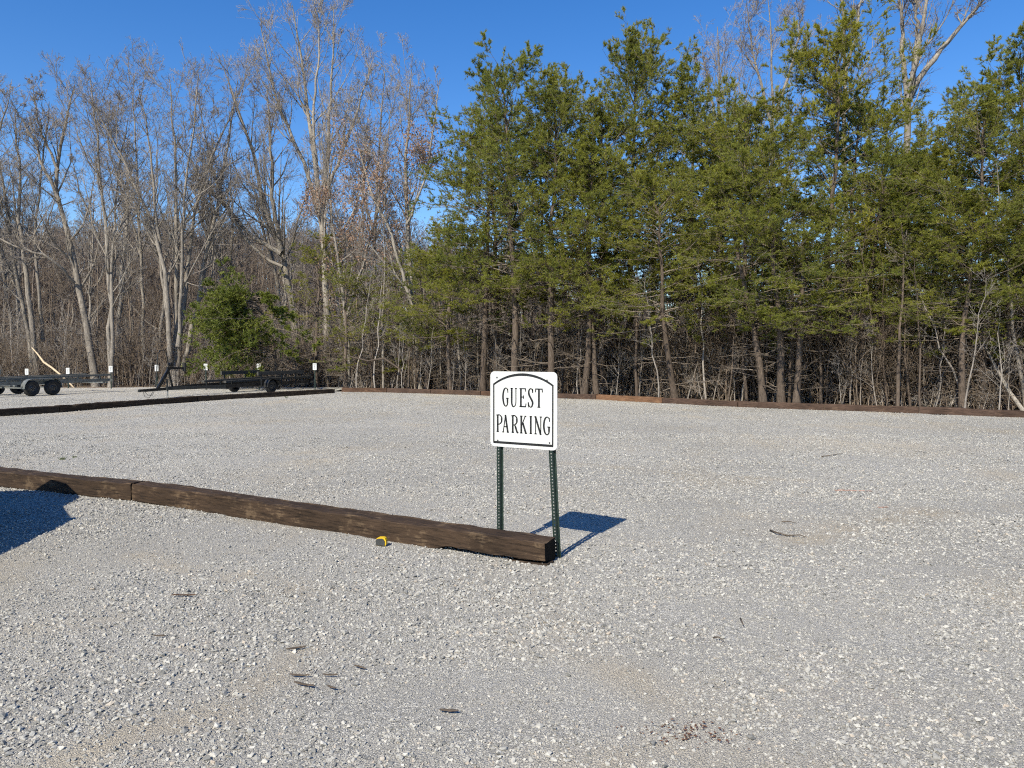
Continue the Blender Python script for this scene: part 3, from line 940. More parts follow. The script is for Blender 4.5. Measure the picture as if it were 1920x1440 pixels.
# ------------------------------------------------------------------ bark chips, twigs, marks on the gravel
def chip(px, py, L, wd, ang, label, mat='chip', name='wood_splinter', th=.012):
    p = ground(px, py); z = float(ground_h(p[0], p[1]))
    r = np.random.default_rng(int(px * 7 + py)); n = 9; V = []; k = 6
    for i in range(n):
        t = i / (n - 1); s = .62 * (math.sin(math.pi * min(max(t, .03), .97)) ** .25)
        for q in range(k):
            a = 2 * math.pi * q / k
            V.append(((t - .5) * L, wd / 2 * s * math.cos(a) * r.uniform(.6, 1.4) + .02 * L * math.sin(t * 3 + px), th * (.6 + .6 * s * math.sin(a)) * r.uniform(.8, 1.2) + .002 * math.sin(t * 4 + py)))
    fs = [(i * k + q, (i + 1) * k + q, (i + 1) * k + (q + 1) % k, i * k + (q + 1) % k) for i in range(n - 1) for q in range(k)] + [tuple(range(k)), tuple((n - 1) * k + q for q in range(k))[::-1]]
    me = bpy.data.meshes.new(name); me.from_pydata(V, [], fs); me.materials.append(M[mat]); me.update()
    o = link(name, me, None, (p[0], p[1], z + .010), (0, 0, R(ang)))
    tag(o, label, 'wood', 'splinters scattered on the gravel')


chip(345, 1120, .16, .024, 2, 'reddish brown flat splinter lying alone left on the gravel', 'tie_red')
chip(555, 1221, .105, .022, 28, 'short dark splinter, upper one of the near cluster')
chip(562, 1272, .10, .014, -3, 'thin grey brown splinter above the curved bark piece')
chip(571, 1291, .12, .030, -24, 'curved dark bark piece, largest of the near cluster')
chip(619, 1271, .075, .012, 4, 'thin short splinter right of the near cluster')
chip(622, 1297, .055, .020, -30, 'small brown bark chip below the near cluster')
chip(675, 1257, .07, .016, -25, 'small olive splinter at the right of the near cluster')
chip(842, 1341, .085, .034, -8, 'dark rounded bark chip nearest the bottom edge, centre')
chip(300, 1196, .07, .012, 3, 'tiny dark splinter half buried left of the near cluster')


def twig_obj(pix, rad, label):
    pts = [ground(a, b) for a, b in pix]
    mb = MB(); mb.tube([(p[0], p[1], float(ground_h(p[0], p[1])) + .012 + .01 * (i % 2)) for i, p in enumerate(pts)], [rad * (1 - .6 * i / (len(pts) - 1)) for i in range(len(pts))], 6)
    o = mb.obj('fallen_twig', M['chip'], smooth=True); tag(o, label, 'twig', 'twigs lying on the gravel')


twig_obj([(1444, 996), (1455, 1003), (1475, 1007), (1500, 1008), (1512, 1010)], .008, 'longer crooked grey twig on the open gravel right of the sign shadow')
twig_obj([(1466, 981), (1480, 981), (1494, 982)], .006, 'short straight twig just above the crooked grey twig')
twig_obj([(1388, 1166), (1394, 1180)], .006, 'short upright looking twig on the near gravel, right half')
twig_obj([(1337, 1202), (1347, 1204), (1357, 1207)], .005, 'small dark twig in the near gravel below the upright twig')
twig_obj([(1540, 856), (1560, 855), (1580, 851)], .008, 'faint far twig on the gravel at right, before the back timbers')


def paint_mark(px, py, L, wd, ang, label, mat='orange'):
    p = ground(px, py); r = np.random.default_rng(int(px)); mb = MB(); c, s = math.cos(R(ang)), math.sin(R(ang))
    n = 16; V = []
    for i in range(n):                          # ragged sprayed strip lying on the stones
        a = (i / (n - 1) - .5) * L
        for sd in (-1, 1):
            b = sd * wd * .5 * r.uniform(.15, 1.0); x, y = p[0] + a * c - b * s, p[1] + a * s + b * c
            V.append((x, y, float(ground_h(x, y)) + .006))
    mb.add(V, [(2 * i, 2 * i + 2, 2 * i + 3, 2 * i + 1) for i in range(n - 1)])
    tag(mb.obj('paint_mark', M[mat]), label, 'paint mark')


paint_mark(1600, 921, .42, .10, -4, 'orange sprayed paint streak on the gravel at right')
paint_mark(1656, 951, .11, .05, 0, 'small yellow orange paint dash below the orange streak')

# brown mulch crumbs spilled on the near gravel
mb = MB(); p = ground(1295, 1378); r_ = np.random.default_rng(3)
for i in range(120):
    x = p[0] + r_.normal(0, .10); y = p[1] + r_.normal(0, .05); z = float(ground_h(x, y)) + r_.uniform(.004, .016); s = r_.uniform(.002, .006); a = r_.uniform(0, 3.14)
    mb.box((0, 0, 0), (s * 2.2, s, s * .6), Matrix.Translation((x, y, z)) @ Matrix.Rotation(a, 4, 'Z') @ Matrix.Rotation(r_.normal(0, .4), 4, 'X'))
tag(mb.obj('mulch_crumbs', M['mulch']), 'reddish brown mulch crumbs spilled on the near gravel', None, None, 'stuff')

# small weeds beyond the front timber
for k, (px, py, s, lab) in enumerate(((117, 861, 1.0, 'low green weed tuft behind the front timber at left'), (140, 857, .7, 'smaller green weed right of the low tuft'), (537, 745, 1.3, 'tiny grass tuft near the left side timbers'))):
    p = ground(px, py); r_ = np.random.default_rng(k); mb = MB()
    mb.lathe([(-.01, .05 * s), (.004, .04 * s), (.007, .001)], (0, 0, 0), (0, 0, 1), 8)
    for i in range(46):
        a = r_.uniform(0, 6.28); q = r_.uniform(0, .038) * s; x, y = q * math.cos(a), q * math.sin(a); h = r_.uniform(.015, .05) * s; d = r_.uniform(0, 6.28); l = 1.1 * h
        mb.add([(x - .004, y, 0), (x + .004, y, 0), (x + l * math.cos(d), y + l * math.sin(d), h)], [(0, 1, 2)])
    o = mb.obj('weed', M['weed'], None, (p[0], p[1], float(ground_h(p[0], p[1])))); tag(o, lab, 'weed', 'weeds in the gravel')


# ------------------------------------------------------------------ parked car left of the frame (its shadow is in view)
def car():
    root = empty('parked_car', (-5.966, 5.235, 0), R(99)); tag(root, 'dark parked car just outside the left frame edge, seen by its shadow', 'car')
    # sections along local x (front = +x): half width, floor, belt height
    xs = [-2.35, -2.25, -1.9, -1.2, -.4, .4, 1.0, 1.5, 1.95, 2.3, 2.5, 2.62]
    belt = [.85, 1.05, 1.12, 1.12, 1.12, 1.12, 1.12, 1.12, 1.12, 1.10, 1.05, .92]
    hw = [.72, .84, .90, .92, .93, .93, .92, .90, .86, .72, .55, .35]
    V = []; k = 10
    for x, b, h in zip(xs, belt, hw):
        V += [(x, -h * .9, .28), (x, -h, .45), (x, -h, b - .16), (x, -h * .93, b), (x, -h * .45, b + .03), (x, h * .45, b + .03), (x, h * .93, b), (x, h, b - .16), (x, h, .45), (x, h * .9, .28)]
    n = len(xs); mb = MB()
    mb.add(V, [(i * k + q, (i + 1) * k + q, (i + 1) * k + (q + 1) % k, i * k + (q + 1) % k) for i in range(n - 1) for q in range(k)] + [tuple(range(k)), tuple((n - 1) * k + q for q in range(k))[::-1]])
    mb.obj('body', M['carpaint'], root, smooth=False)
    # cabin
    cs = [(-2.2, 1.10, .80, 1.13), (-2.05, 1.10, .84, 1.74), (-1.2, 1.10, .86, 1.88), (-.3, 1.10, .86, 1.89), (.15, 1.10, .86, 1.84), (1.45, 1.10, .84, 1.14)]
    V = []
    for x, b, h, t in cs:
        V += [(x, -h, b), (x, -h + .09 * (t - b) / .7, t - .06), (x, -h + .15 * (t - b) / .7 + .03, t), (x, h - .15 * (t - b) / .7 - .03, t), (x, h - .09 * (t - b) / .7, t - .06), (x, h, b)]
    mb = MB(); n = len(cs); k = 6
    mb.add(V, [(i * k + q, (i + 1) * k + q, (i + 1) * k + (q + 1) % k, i * k + (q + 1) % k) for i in range(n - 1) for q in range(k)] + [tuple(range(k)), tuple((n - 1) * k + q for q in range(k))[::-1]])
    mb.obj('cabin', M['carpaint'], root)
    for s in (-1, 1):
        for xa, xb in ((-1.75, -.95), (-.85, .0), (.06, .62)):
            mb = MB(); ta = 1.74 if xb < .3 else 1.60
            yb, yt = s * .868, s * (.795 if xb < .3 else .80)
            mb.add([(xa, yb, 1.16), (xb, yb, 1.16), (xb - (.0 if xb < .3 else .40), yt, ta), (xa, yt, ta if xb < .3 else 1.74)], [(0, 1, 2, 3)]); mb.obj('side_window', M['carglass'], root)
    mb = MB(); mb.add([(1.43, -.70, 1.18), (1.43, .70, 1.18), (.19, .62, 1.845), (.19, -.62, 1.845)], [(0, 1, 2, 3)]); mb.obj('windscreen', M['carglass'], root)
    for x in (-1.45, 1.45):
        for s in (-1, 1): wheel(root, x, s * .80, .34, .22, s)
    for s in (-1, 1):
        mb = MB(); mb.box((.62, s * 1.03, 1.2), (.10, .20, .17)); mb.bar((.62, s * .86, 1.14), (.62, s * 1.0, 1.16), .05, .05); mb.obj('wing_mirror', M['carpaint'], root)
        mb = MB(); mb.box((2.38, s * .46, .78), (.14, .20, .12)); mb.obj('headlight', M['carglass'], root)
    mb = MB(); mb.tube([(1.75, -.82, 1.06), (1.62, -.84, 1.42)], [.012, .007], 6); mb.obj('antenna', M['blacksteel'], root)


car()

# ------------------------------------------------------------------ tree growing (all vectorised)
def unit(v): return v / (np.linalg.norm(v, axis=-1, keepdims=True) + 1e-9)


class Geo:
    def __init__(s): s.V = []; s.Q = []; s.T = []; s.n = 0

    def tubes(s, P, Rr, k):
        n, m = P.shape[:2]
        if n == 0: return
        t = np.gradient(P, axis=1); t = unit(t)
        up = np.where(np.abs(t[:, :1, 2:3]) < .85, np.array([0., 0, 1]), np.array([1., 0, 0]))
        up = np.broadcast_to(up, t.shape)
        a = unit(np.cross(t, up)); b = np.cross(a, t)
        an = 2 * np.pi * np.arange(k) / k
        V = P[:, :, None] + (a[:, :, None] * np.cos(an)[None, None, :, None] + b[:, :, None] * np.sin(an)[None, None, :, None]) * Rr[:, :, None, None]
        i = np.arange(n)[:, None, None] * m * k; j = np.arange(m - 1)[None, :, None] * k; q = np.arange(k)[None, None, :]
        q2 = (q + 1) % k
        Q = np.stack([i + j + q, i + j + q2, i + j + k + q2, i + j + k + q], -1).reshape(-1, 4) + s.n
        s.V.append(V.reshape(-1, 3)); s.Q.append(Q); s.n += n * m * k

    def tris(s, T):
        T = np.asarray(T).reshape(-1, 3, 3); n = len(T)
        s.V.append(T.reshape(-1, 3)); s.T.append(np.arange(n * 3).reshape(-1, 3) + s.n); s.n += n * 3

    def mesh(s, name, mat, smooth=False):
        return mesh_np(name, np.concatenate(s.V) if s.V else np.zeros((0, 3)), np.concatenate(s.Q) if s.Q else None, np.concatenate(s.T) if s.T else None, mat, smooth)

    @property
    def ntri(s): return sum(len(q) * 2 for q in s.Q) + sum(len(t) for t in s.T)


def grow(r, P, Rr, cnt, tr, ang, length, m, up, wig, rr, rmin=.002, taper=.3, lscale=None, flat=0.0):
    """children of branches P[n,m,3]; length: fraction of the parent's length or array"""
    n, mm = P.shape[:2]
    idx = np.repeat(np.arange(n), cnt); N_ = len(idx)
    t = r.uniform(tr[0], tr[1], N_) * (mm - 1 - 1e-4)
    i = t.astype(int); f = (t - i)[:, None]
    p0, p1 = P[idx, i], P[idx, i + 1]
    pos = p0 + (p1 - p0) * f; tan = unit(p1 - p0)
    rad = Rr[idx, i] * (1 - f[:, 0]) + Rr[idx, i + 1] * f[:, 0]
    rv = r.normal(size=(N_, 3)); rv[:, 2] *= (1 - flat)
    perp = unit(np.cross(tan, np.cross(rv, tan)))
    a = np.radians(r.normal(ang[0], ang[1], N_))[:, None]
    d = unit(np.cos(a) * tan + np.sin(a) * perp)
    PL = np.linalg.norm(np.diff(P, axis=1), axis=2).sum(1)
    L = PL[idx] * length * (1.15 - .65 * t / (mm - 1)) * r.uniform(.65, 1.25, N_)
    if lscale is not None: L = L * lscale(t / (mm - 1), pos)
    step = (L / (m - 1))[:, None]; out = [pos]
    for _ in range(m - 1):
        d = unit(d + np.array([0, 0, up]) + r.normal(0, wig, (N_, 3)))
        out.append(out[-1] + d * step)
    C = np.stack(out, 1)
    R0 = np.maximum(rad * rr, rmin)
    RC = np.maximum(R0[:, None] * np.linspace(1, taper, m)[None], rmin)
    return C, RC


def resample(pts, m):
    pts = smooth_pts(np.array(pts, float), m * 3) if len(pts) > 2 else np.array(pts, float)
    s = np.concatenate([[0], np.cumsum(np.linalg.norm(np.diff(pts, axis=0), axis=1))]); u = np.linspace(0, s[-1], m)
    return np.stack([np.interp(u, s, pts[:, i]) for i in range(3)], 1)


def hardwood_geo(seed, stems, radii, dens=1.0, up=.13, l1=.30, t1=.28, leaves=None, s2=.09):
    r = np.random.default_rng(seed)
    m = 16; P = []; RR = []
    for st, (ra, rb) in zip(stems, radii):
        q = resample(st, m); q[1:-1] += r.normal(0, .035, (m - 2, 3)); P.append(q)
        x = np.linspace(0, 1, m); RR.append(ra * (1 - x) ** .8 + rb * x + ra * .35 * np.exp(-x * 22) * (1 if ra > .09 else 0))
    P = np.stack(P); RR = np.stack(RR)
    ns = len(P); g = Geo(); tw = Geo()
    g.tubes(P, RR, 8)
    c1 = max(7, int(19 * dens / (1 + .25 * (ns - 1))))
    B1, R1 = grow(r, P, RR, c1, (t1, .99), (42, 11), l1, 9, up, .10, .46, .010, .22)
    g.tubes(B1, R1, 5)
    B2, R2 = grow(r, B1, R1, 7, (.2, 1), (42, 12), .42, 5, up * .7, .14, .5, .007, .3)
    tw.tubes(B2, R2, 4)
    # upper part of stems and limbs carry their own fine branches
    S2, Q2 = grow(r, P, RR, 12, (.6, 1), (40, 12), s2, 5, up, .12, .35, .007, .3)
    tw.tubes(S2, Q2, 4)
    B2 = np.concatenate([B2, S2]); R2 = np.concatenate([R2, Q2])
    B3, R3 = grow(r, B2, R2, 5, (.15, 1), (40, 13), .58, 3, up * .6, .16, .55, .0054, .5)
    tw.tubes(B3, R3, 3)
    B4, R4 = grow(r, B3, R3, 4, (.15, 1), (38, 13), .66, 2, up * .5, .16, .6, .0040, .6)
    tw.tubes(B4, R4, 3)
    lf = None
    if leaves:
        lf = Geo(); n = len(B4); k = r.uniform(size=n) < leaves['p']
        if 'zmin' in leaves: k &= (B4[:, 0, 2] > leaves['zmin']) & (B4[:, 0, 2] < leaves['zmax'])
        k &= vnoise(B4[:, 0, 0] * .9, B4[:, 0, 2] * .9, seed) > leaves.get('cl', .4)
        c = B4[k]; tip_ = c[:, 1:].reshape(-1, 3); N_ = len(tip_)
        for _ in range(leaves['n']):
            d = unit(r.normal(size=(N_, 3)) + np.array([0, 0, -.8])); s = unit(np.cross(d, r.normal(size=(N_, 3)))); L = r.uniform(.07, .12, (N_, 1)); W_ = L * .32
            b = tip_ + r.normal(0, .22, (N_, 3)); lf.tris(np.stack([b - s * W_ * .3, b + d * L * .5 + s * W_, b + d * L], 1)); lf.tris(np.stack([b - s * W_ * .3, b + d * L, b + d * L * .5 - s * W_], 1))
    return g, tw, lf


TOTAL = [0]


def hardwood(name, seed, Y, stems_px, radii, label, bark='bark', group='bare hardwood trees behind the trailer lot', cat='tree', jit=.25, **kw):
    r = np.random.default_rng(seed + 900); stems = []
    for st in stems_px:
        dy = np.cumsum(r.normal(0, jit, len(st))); dy[0] = 0 if len(stems) == 0 else r.normal(0, .05)
        stems.append([at(px, py, Y + dd) for (px, py), dd in zip(st, dy)])
    base = stems[0][0].copy(); base[2] = -.06
    off = np.array([base[0], base[1], 0.0]); stems = [[p - off for p in s] for s in stems]
    for s in stems:
        if s[0][2] < 1.0: s[0][2] = -.15
    g, tw, lf = hardwood_geo(seed, stems, radii, **kw)
    root = empty(name, off); tag(root, label, cat, group)
    link('trunk', g.mesh('trunk', M[bark], True), root)
    link('crown', tw.mesh('crown', M['twig']), root)
    if lf: link('dead_leaves', lf.mesh('dead_leaves', M['deadleaf']), root)
    TOTAL[0] += g.ntri + tw.ntri + (lf.ntri if lf else 0)
    return root


BASE = 738
hardwood('hardwood_tree', 1, 39, [[(72, BASE), (66, 660), (52, 540), (40, 430), (35, 320), (28, 200)], [(66, BASE), (50, 610), (24, 480), (12, 380), (-15, 240)], [(80, 640), (70, 520), (66, 430), (78, 320), (92, 190)]], [(.15, .02), (.13, .02), (.09, .015)], 'bare forked tree above the grey trailer wheels, at the left edge', dens=1.1)
hardwood('hardwood_tree', 2, 38.5, [[(181, BASE), (168, 640), (152, 560), (135, 470), (112, 380), (108, 300), (140, 160)], [(140, 530), (100, 490), (55, 470), (0, 448), (-50, 400)], [(112, 375), (85, 320), (60, 260), (20, 190)], [(110, 320), (75, 240), (62, 160)]], [(.19, .025), (.075, .02), (.09, .015), (.07, .012)], 'bare tree leaning left with one long low limb, above the grey trailer tail', dens=1.2)
hardwood('hardwood_tree', 3, 38, [[(208, BASE), (206, 640), (205, 540), (196, 420), (188, 330), (180, 220), (168, 135)], [(209, 700), (211, 560), (214, 420), (222, 330), (240, 220)]], [(.125, .015), (.11, .015)], 'slim twin stemmed bare tree behind the lone bay sign', dens=1.1)
hardwood('hardwood_tree', 4, 37.8, [[(322, BASE), (316, 600), (306, 500), (285, 420), (255, 350), (215, 270), (170, 190)], [(326, BASE), (330, 580), (330, 450), (330, 330), (326, 240), (318, 150)], [(330, BASE), (346, 560), (356, 460), (372, 370), (402, 280), (440, 190)], [(318, 640), (300, 470), (290, 380), (282, 280), (260, 160)], [(334, 650), (342, 480), (346, 370), (362, 240), (372, 140)]], [(.15, .018), (.15, .018), (.14, .018), (.1, .015), (.1, .015)], 'broad many stemmed bare tree behind the black trailer winch stand', dens=1.5)
hardwood('hardwood_tree', 5, 39.5, [[(338, BASE), (353, 650), (372, 560), (388, 470), (408, 380), (432, 250), (446, 150)], [(380, 520), (400, 470), (395, 380), (400, 260)]], [(.15, .02), (.08, .015)], 'bare tree leaning right of the many stemmed one', dens=1.0)
hardwood('hardwood_tree', 6, 40, [[(560, BASE), (545, 560), (525, 465), (500, 400), (478, 300), (455, 230), (420, 130)], [(527, 470), (512, 380), (508, 270), (500, 160)], [(528, 475), (470, 440), (420, 380), (385, 345), (340, 270)], [(530, 500), (480, 470), (430, 400), (395, 300), (375, 200)]], [(.2, .02), (.13, .015), (.12, .015), (.09, .012)], 'pale bare tree sweeping left above the cedar', bark='bark_pale', dens=1.3)
hardwood('hardwood_tree', 7, 40.5, [[(616, BASE), (614, 620), (607, 460), (600, 380), (585, 260), (570, 140), (548, 10)], [(605, 440), (612, 330), (618, 210), (624, 110), (626, 10)], [(600, 400), (560, 280), (520, 190), (498, 90), (490, 30)], [(604, 380), (640, 290), (670, 210), (700, 110)], [(596, 340), (588, 210), (598, 90), (590, -10)]], [(.21, .02), (.13, .012), (.12, .012), (.1, .012), (.09, .012)], 'tallest pale bare tree left of the pines', bark='bark_pale', dens=1.5, up=.17)
hardwood('oak_tree', 8, 35.5, [[(786, BASE), (782, 660), (771, 570), (765, 440), (761, 310), (768, 190), (772, 130)], [(770, 560), (735, 450), (700, 370), (672, 280), (650, 210)], [(763, 420), (798, 330), (812, 240), (824, 150)]], [(.17, .015), (.085, .012), (.06, .012)], 'slender oak with pale trunk and clinging brown leaves, left of the pines', bark='bark_pale', dens=1.3, l1=.26, leaves=dict(p=.4, n=3, zmin=3.0, zmax=12.5, cl=0))
hardwood('oak_tree', 9, 36.5, [[(655, BASE), (652, 640), (640, 530), (622, 400), (612, 250)], [(648, 600), (680, 500), (705, 400), (725, 280), (735, 190)]], [(.11, .012), (.07, .01)], 'low oak holding orange brown leaves above the open corner', dens=1.2, t1=.25, l1=.32, s2=.10, leaves=dict(p=.7, n=4, zmin=1.8, zmax=9.5, cl=0))
hardwood('hardwood_tree', 10, 33, [[(1695, BASE), (1698, 560), (1700, 330), (1702, 190), (1715, 120), (1735, 20), (1745, -80)], [(1702, 190), (1692, 110), (1690, 20), (1675, -60)], [(1704, 180), (1745, 120), (1800, 50), (1850, -5), (1900, -50)], [(1710, 140), (1720, 60), (1712, -40)]], [(.25, .03), (.13, .02), (.13, .02), (.1, .02)], 'big pale bare tree rising between the right pines', bark='bark_pale', group='bare hardwood trees behind the pines', dens=.9, t1=.5, l1=.22)
hardwood('hardwood_tree', 11, 36, [[(1590, BASE), (1586, 400), (1583, 110), (1580, 0), (1572, -80)], [(1585, 130), (1605, 60), (1618, -40)]], [(.17, .03), (.09, .02)], 'straight bare tree behind the tallest right pine', bark='bark_pale', group='bare hardwood trees behind the pines', dens=.9, t1=.55, l1=.2)
hardwood('hardwood_tree', 12, 42, [[(1455, BASE), (1450, 400), (1448, 150), (1440, 0)], [(1450, 250), (1415, 110), (1400, 10)], [(1450, 220), (1490, 100), (1510, -20)]], [(.17, .02), (.1, .015), (.1, .015)], 'grey bare tree showing above the pines, left of the tallest right pine', group='bare hardwood trees behind the pines', dens=1.1, t1=.4)
hardwood('hardwood_tree', 13, 44, [[(1352, BASE), (1350, 350), (1348, 170), (1345, 50)], [(1350, 260), (1325, 150), (1318, 90)]], [(.16, .02), (.09, .015)], 'thin grey bare tree top showing left among the pines', group='bare hardwood trees behind the pines', dens=1.1, t1=.4)
hardwood('hardwood_tree', 14, 38, [[(-75, BASE), (-72, 560), (-60, 400), (-70, 250), (-60, 130)], [(-70, 600), (-30, 420), (-10, 280), (20, 170)], [(-66, 500), (-110, 380), (-130, 220)]], [(.16, .02), (.11, .015), (.1, .015)], 'bare tree just beyond the left frame edge with branches reaching in', dens=1.2)
hardwood('hardwood_tree', 15, 41, [[(272, BASE), (268, 600), (262, 450), (258, 330), (250, 220), (252, 150)], [(264, 480), (236, 380), (205, 280), (205, 190)]], [(.11, .015), (.07, .012)], 'thin bare tree between the slim twin stems and the many stemmed tree', dens=1.2)
hardwood('hardwood_tree', 16, 42, [[(700, BASE), (700, 560), (705, 430), (708, 320), (715, 200), (722, 130)], [(704, 450), (680, 350), (690, 220)]], [(.12, .015), (.07, .012)], 'thin grey bare tree between the tallest pale tree and the slender oak', dens=1.1)


# background bare trees: a few shapes, many individuals
def bare_variant(seed, H):
    r = np.random.default_rng(seed); tx, ty = r.normal(0, .06, 2)
    tr = [(0, 0, -.2), (tx * H * .3, ty * H * .3, H * .3), (tx * H * .7 + r.normal(0, .3), ty * H * .7, H * .65), (tx * H + r.normal(0, .5), ty * H, H)]
    st = [tr]; rd = [(.13, .012)]
    for _ in range(2):
        f = r.uniform(.35, .5); p = np.array(tr[1]) * (1 - f) + np.array(tr[2]) * f; a = r.uniform(0, 6.28); q = H * r.uniform(.12, .2)
        st.append([p, p + np.array([q * .6 * math.cos(a), q * .6 * math.sin(a), H * .2]), p + np.array([q * math.cos(a), q * math.sin(a), H * .45])]); rd.append((.07, .01))
    return hardwood_geo(seed, st, rd, dens=.8, t1=.25, up=.15)


BV = []
for i in range(4):
    g, tw, _ = bare_variant(300 + i, 13.0); BV.append((g.mesh('trunk', M['bark'], True), tw.mesh('crown', M['twig']))); TOTAL[0] += g.ntri + tw.ntri
rb = np.random.default_rng(77)
spots = [(px, Y) for px, Y in zip(np.linspace(-180, 720, 12) + rb.normal(0, 22, 12), rb.uniform(43, 52, 12))]
spots += [(px, Y) for px, Y in zip(np.linspace(-200, 820, 10) + rb.normal(0, 30, 10), rb.uniform(54, 66, 10))]
spots += [(px, Y) for px, Y in zip(np.linspace(850, 2100, 13) + rb.normal(0, 25, 13), rb.uniform(37, 48, 13))]
for i, (px, Y) in enumerate(spots):
    X = (px - 960) / FPX * Y; sc_ = rb.uniform(.85, 1.2) if px < 820 else rb.uniform(.62, .85)
    root = empty('background_tree', (X, Y, float(floor_h(np.array(X), np.array(Y))) - .05), rb.uniform(0, 6.28)); root.scale = (sc_,) * 3
    left = px < 820
    tag(root, 'bare grey tree deep in the wood behind the trailer lot' if left else 'bare tree standing in the wood behind the pines', 'tree', 'bare trees deep in the left wood' if left else 'bare trees in the wood behind the pines')
    a, b = BV[i % 4]; link('trunk', a, root); link('crown', b, root)

# ------------------------------------------------------------------ pines
def needle_tris(r, P, per, nn, L, W_, droop=.0, spread=.9, t0=.15):
    n, m = P.shape[:2]
    t = r.uniform(t0, 1, (n, per)) * (m - 1 - 1e-4); i = t.astype(int); f = (t - i)[..., None]
    ix = np.arange(n)[:, None]
    p = P[ix, i] * (1 - f) + P[ix, i + 1] * f; d = unit(P[ix, i + 1] - P[ix, i])
    p = np.repeat(p.reshape(-1, 3), nn, 0); d = np.repeat(d.reshape(-1, 3), nn, 0); N_ = len(p)
    dd = unit(d + r.normal(0, spread, (N_, 3)) + np.array([0, 0, .25 - droop])); s = unit(np.cross(dd, r.normal(size=(N_, 3))))
    l = r.uniform(.65, 1.25, (N_, 1)) * L; wv = r.uniform(.7, 1.3, (N_, 1)) * W_ / 2
    return np.stack([p - s * wv, p + s * wv, p + dd * l], 1)


def pine_geo(seed, H=12.0, cb=.34, W_=3.3, nb=62, sparse=1.0, lean=0.0, dead=22, needle=(.11, .0155)):
    r = np.random.default_rng(seed); m = 16
    z = np.linspace(0, 1, m); a = r.uniform(0, 6.28)
    ax = lean * H * (np.exp(-z * 2.2) - 1) * -1 * .5
    P = np.stack([ax * math.cos(a) + .16 * np.cumsum(r.normal(0, .5, m)) * z, ax * math.sin(a) + .16 * np.cumsum(r.normal(0, .5, m)) * z, z * H - .15 * (z == 0)], 1)[None]
    RR = ((.135 * (1 - z) ** .85 + .012) + .05 * np.exp(-z * 30))[None]
    g, br, ne, co = Geo(), Geo(), Geo(), Geo()
    g.tubes(P, RR, 9)
    t = np.sort(cb + (1 - cb) * r.uniform(0, .985, nb) ** .95)
    i = (t * (m - 1)).astype(int); f = (t * (m - 1) - i)[:, None]
    pos = P[0][i] * (1 - f) + P[0][np.minimum(i + 1, m - 1)] * f; rad = np.interp(t, z, RR[0])
    rel = (t - cb) / (1 - cb)
    az = r.uniform(0, 6.28, nb); el = np.radians(np.interp(rel, [0, .5, 1], [4, 22, 58]) + r.normal(0, 12, nb))
    d = np.stack([np.cos(az) * np.cos(el), np.sin(az) * np.cos(el), np.sin(el)], 1)
    shape = np.interp(rel, [0, .15, .45, .8, 1], [.80, 1, .98, .78, .40])
    L = W_ * shape * r.uniform(.55, 1.15, nb); st = (L / 8)[:, None]; pts = [pos]
    for k in range(8):
        d = unit(d + np.array([0, 0, .055 if k > 3 else -.015]) + r.normal(0, .11, (nb, 3))); pts.append(pts[-1] + d * st)
    B1 = np.stack(pts, 1); R1 = np.maximum(rad * .33, .012)[:, None] * np.linspace(1, .25, 9)[None]
    br.tubes(B1, R1, 5)
    B2, R2 = grow(r, B1, R1, 11, (.25, 1), (50, 12), .34, 5, .035, .11, .5, .0045, .4, flat=.75)
    br.tubes(B2, R2, 3)
    B3, R3 = grow(r, B2, R2, 6, (.2, 1), (42, 14), .46, 3, .12, .13, .6, .0035, .5, flat=.5)
    br.tubes(B3, R3, 3)
    keep = r.uniform(size=len(B3)) < .95 * sparse
    ne.tris(needle_tris(r, B3[keep], 5, 5, needle[0], needle[1], spread=.62))
    k2 = r.uniform(size=len(B2)) < sparse
    ne.tris(needle_tris(r, B2[k2], 6, 5, needle[0], needle[1], t0=.4, spread=.62))
    TP, TR = P[:, -4:], RR[:, -4:]
    T2, U2 = grow(r, TP, TR, 26, (.1, 1), (48, 14), .42, 5, .16, .12, .5, .004, .4); br.tubes(T2, U2, 3); ne.tris(needle_tris(r, T2, 18, 6, needle[0], needle[1], t0=.2, spread=.62))
    if dead:
        D1, E1 = grow(r, P, RR, dead, (.07, cb + .12), (82, 12), .13, 6, -.03, .13, .16, .006, .3); br.tubes(D1, E1, 4)
        D2, E2 = grow(r, D1, E1, 5, (.25, 1), (45, 15), .4, 4, -.02, .15, .6, .004, .5); br.tubes(D2, E2, 3)
        D3, E3 = grow(r, D2, E2, 3, (.2, 1), (45, 15), .5, 3, 0, .15, .6, .003, .5); br.tubes(D3, E3, 3)
    # cones: small dark double pyramids near the branch ends of the upper crown
    hi = B3[(B3[:, 0, 2] > H * .55)]; c = hi[r.choice(len(hi), min(len(hi), 260), False), 1]; s = .028; N_ = len(c)
    top, bot = c + np.array([0, 0, s * 1.4]), c - np.array([0, 0, s * 1.3]); ring = [c + s * np.array([math.cos(q), math.sin(q), 0]) for q in (0, 2.09, 4.19)]
    for q in range(3):
        co.tris(np.stack([ring[q], ring[(q + 1) % 3], top], 1)); co.tris(np.stack([ring[(q + 1) % 3], ring[q], bot], 1))
    return g, br, ne, co


PV = []
for i, kw in enumerate((dict(), dict(W_=3.7, nb=68), dict(W_=3.1, nb=60, lean=.10), dict(W_=3.4, nb=62, lean=.06), dict(W_=3.3, nb=58, sparse=.9), dict(W_=2.8, nb=36, sparse=.55, cb=.18))):
    gs = pine_geo(500 + i, **kw); TOTAL[0] += sum(q.ntri for q in gs)
    PV.append([gs[0].mesh('trunk', M['bark_pine'], True), gs[1].mesh('branches', M['twig_pine']), gs[2].mesh('crown', M['needle']), gs[3].mesh('cones', M['cone'])])


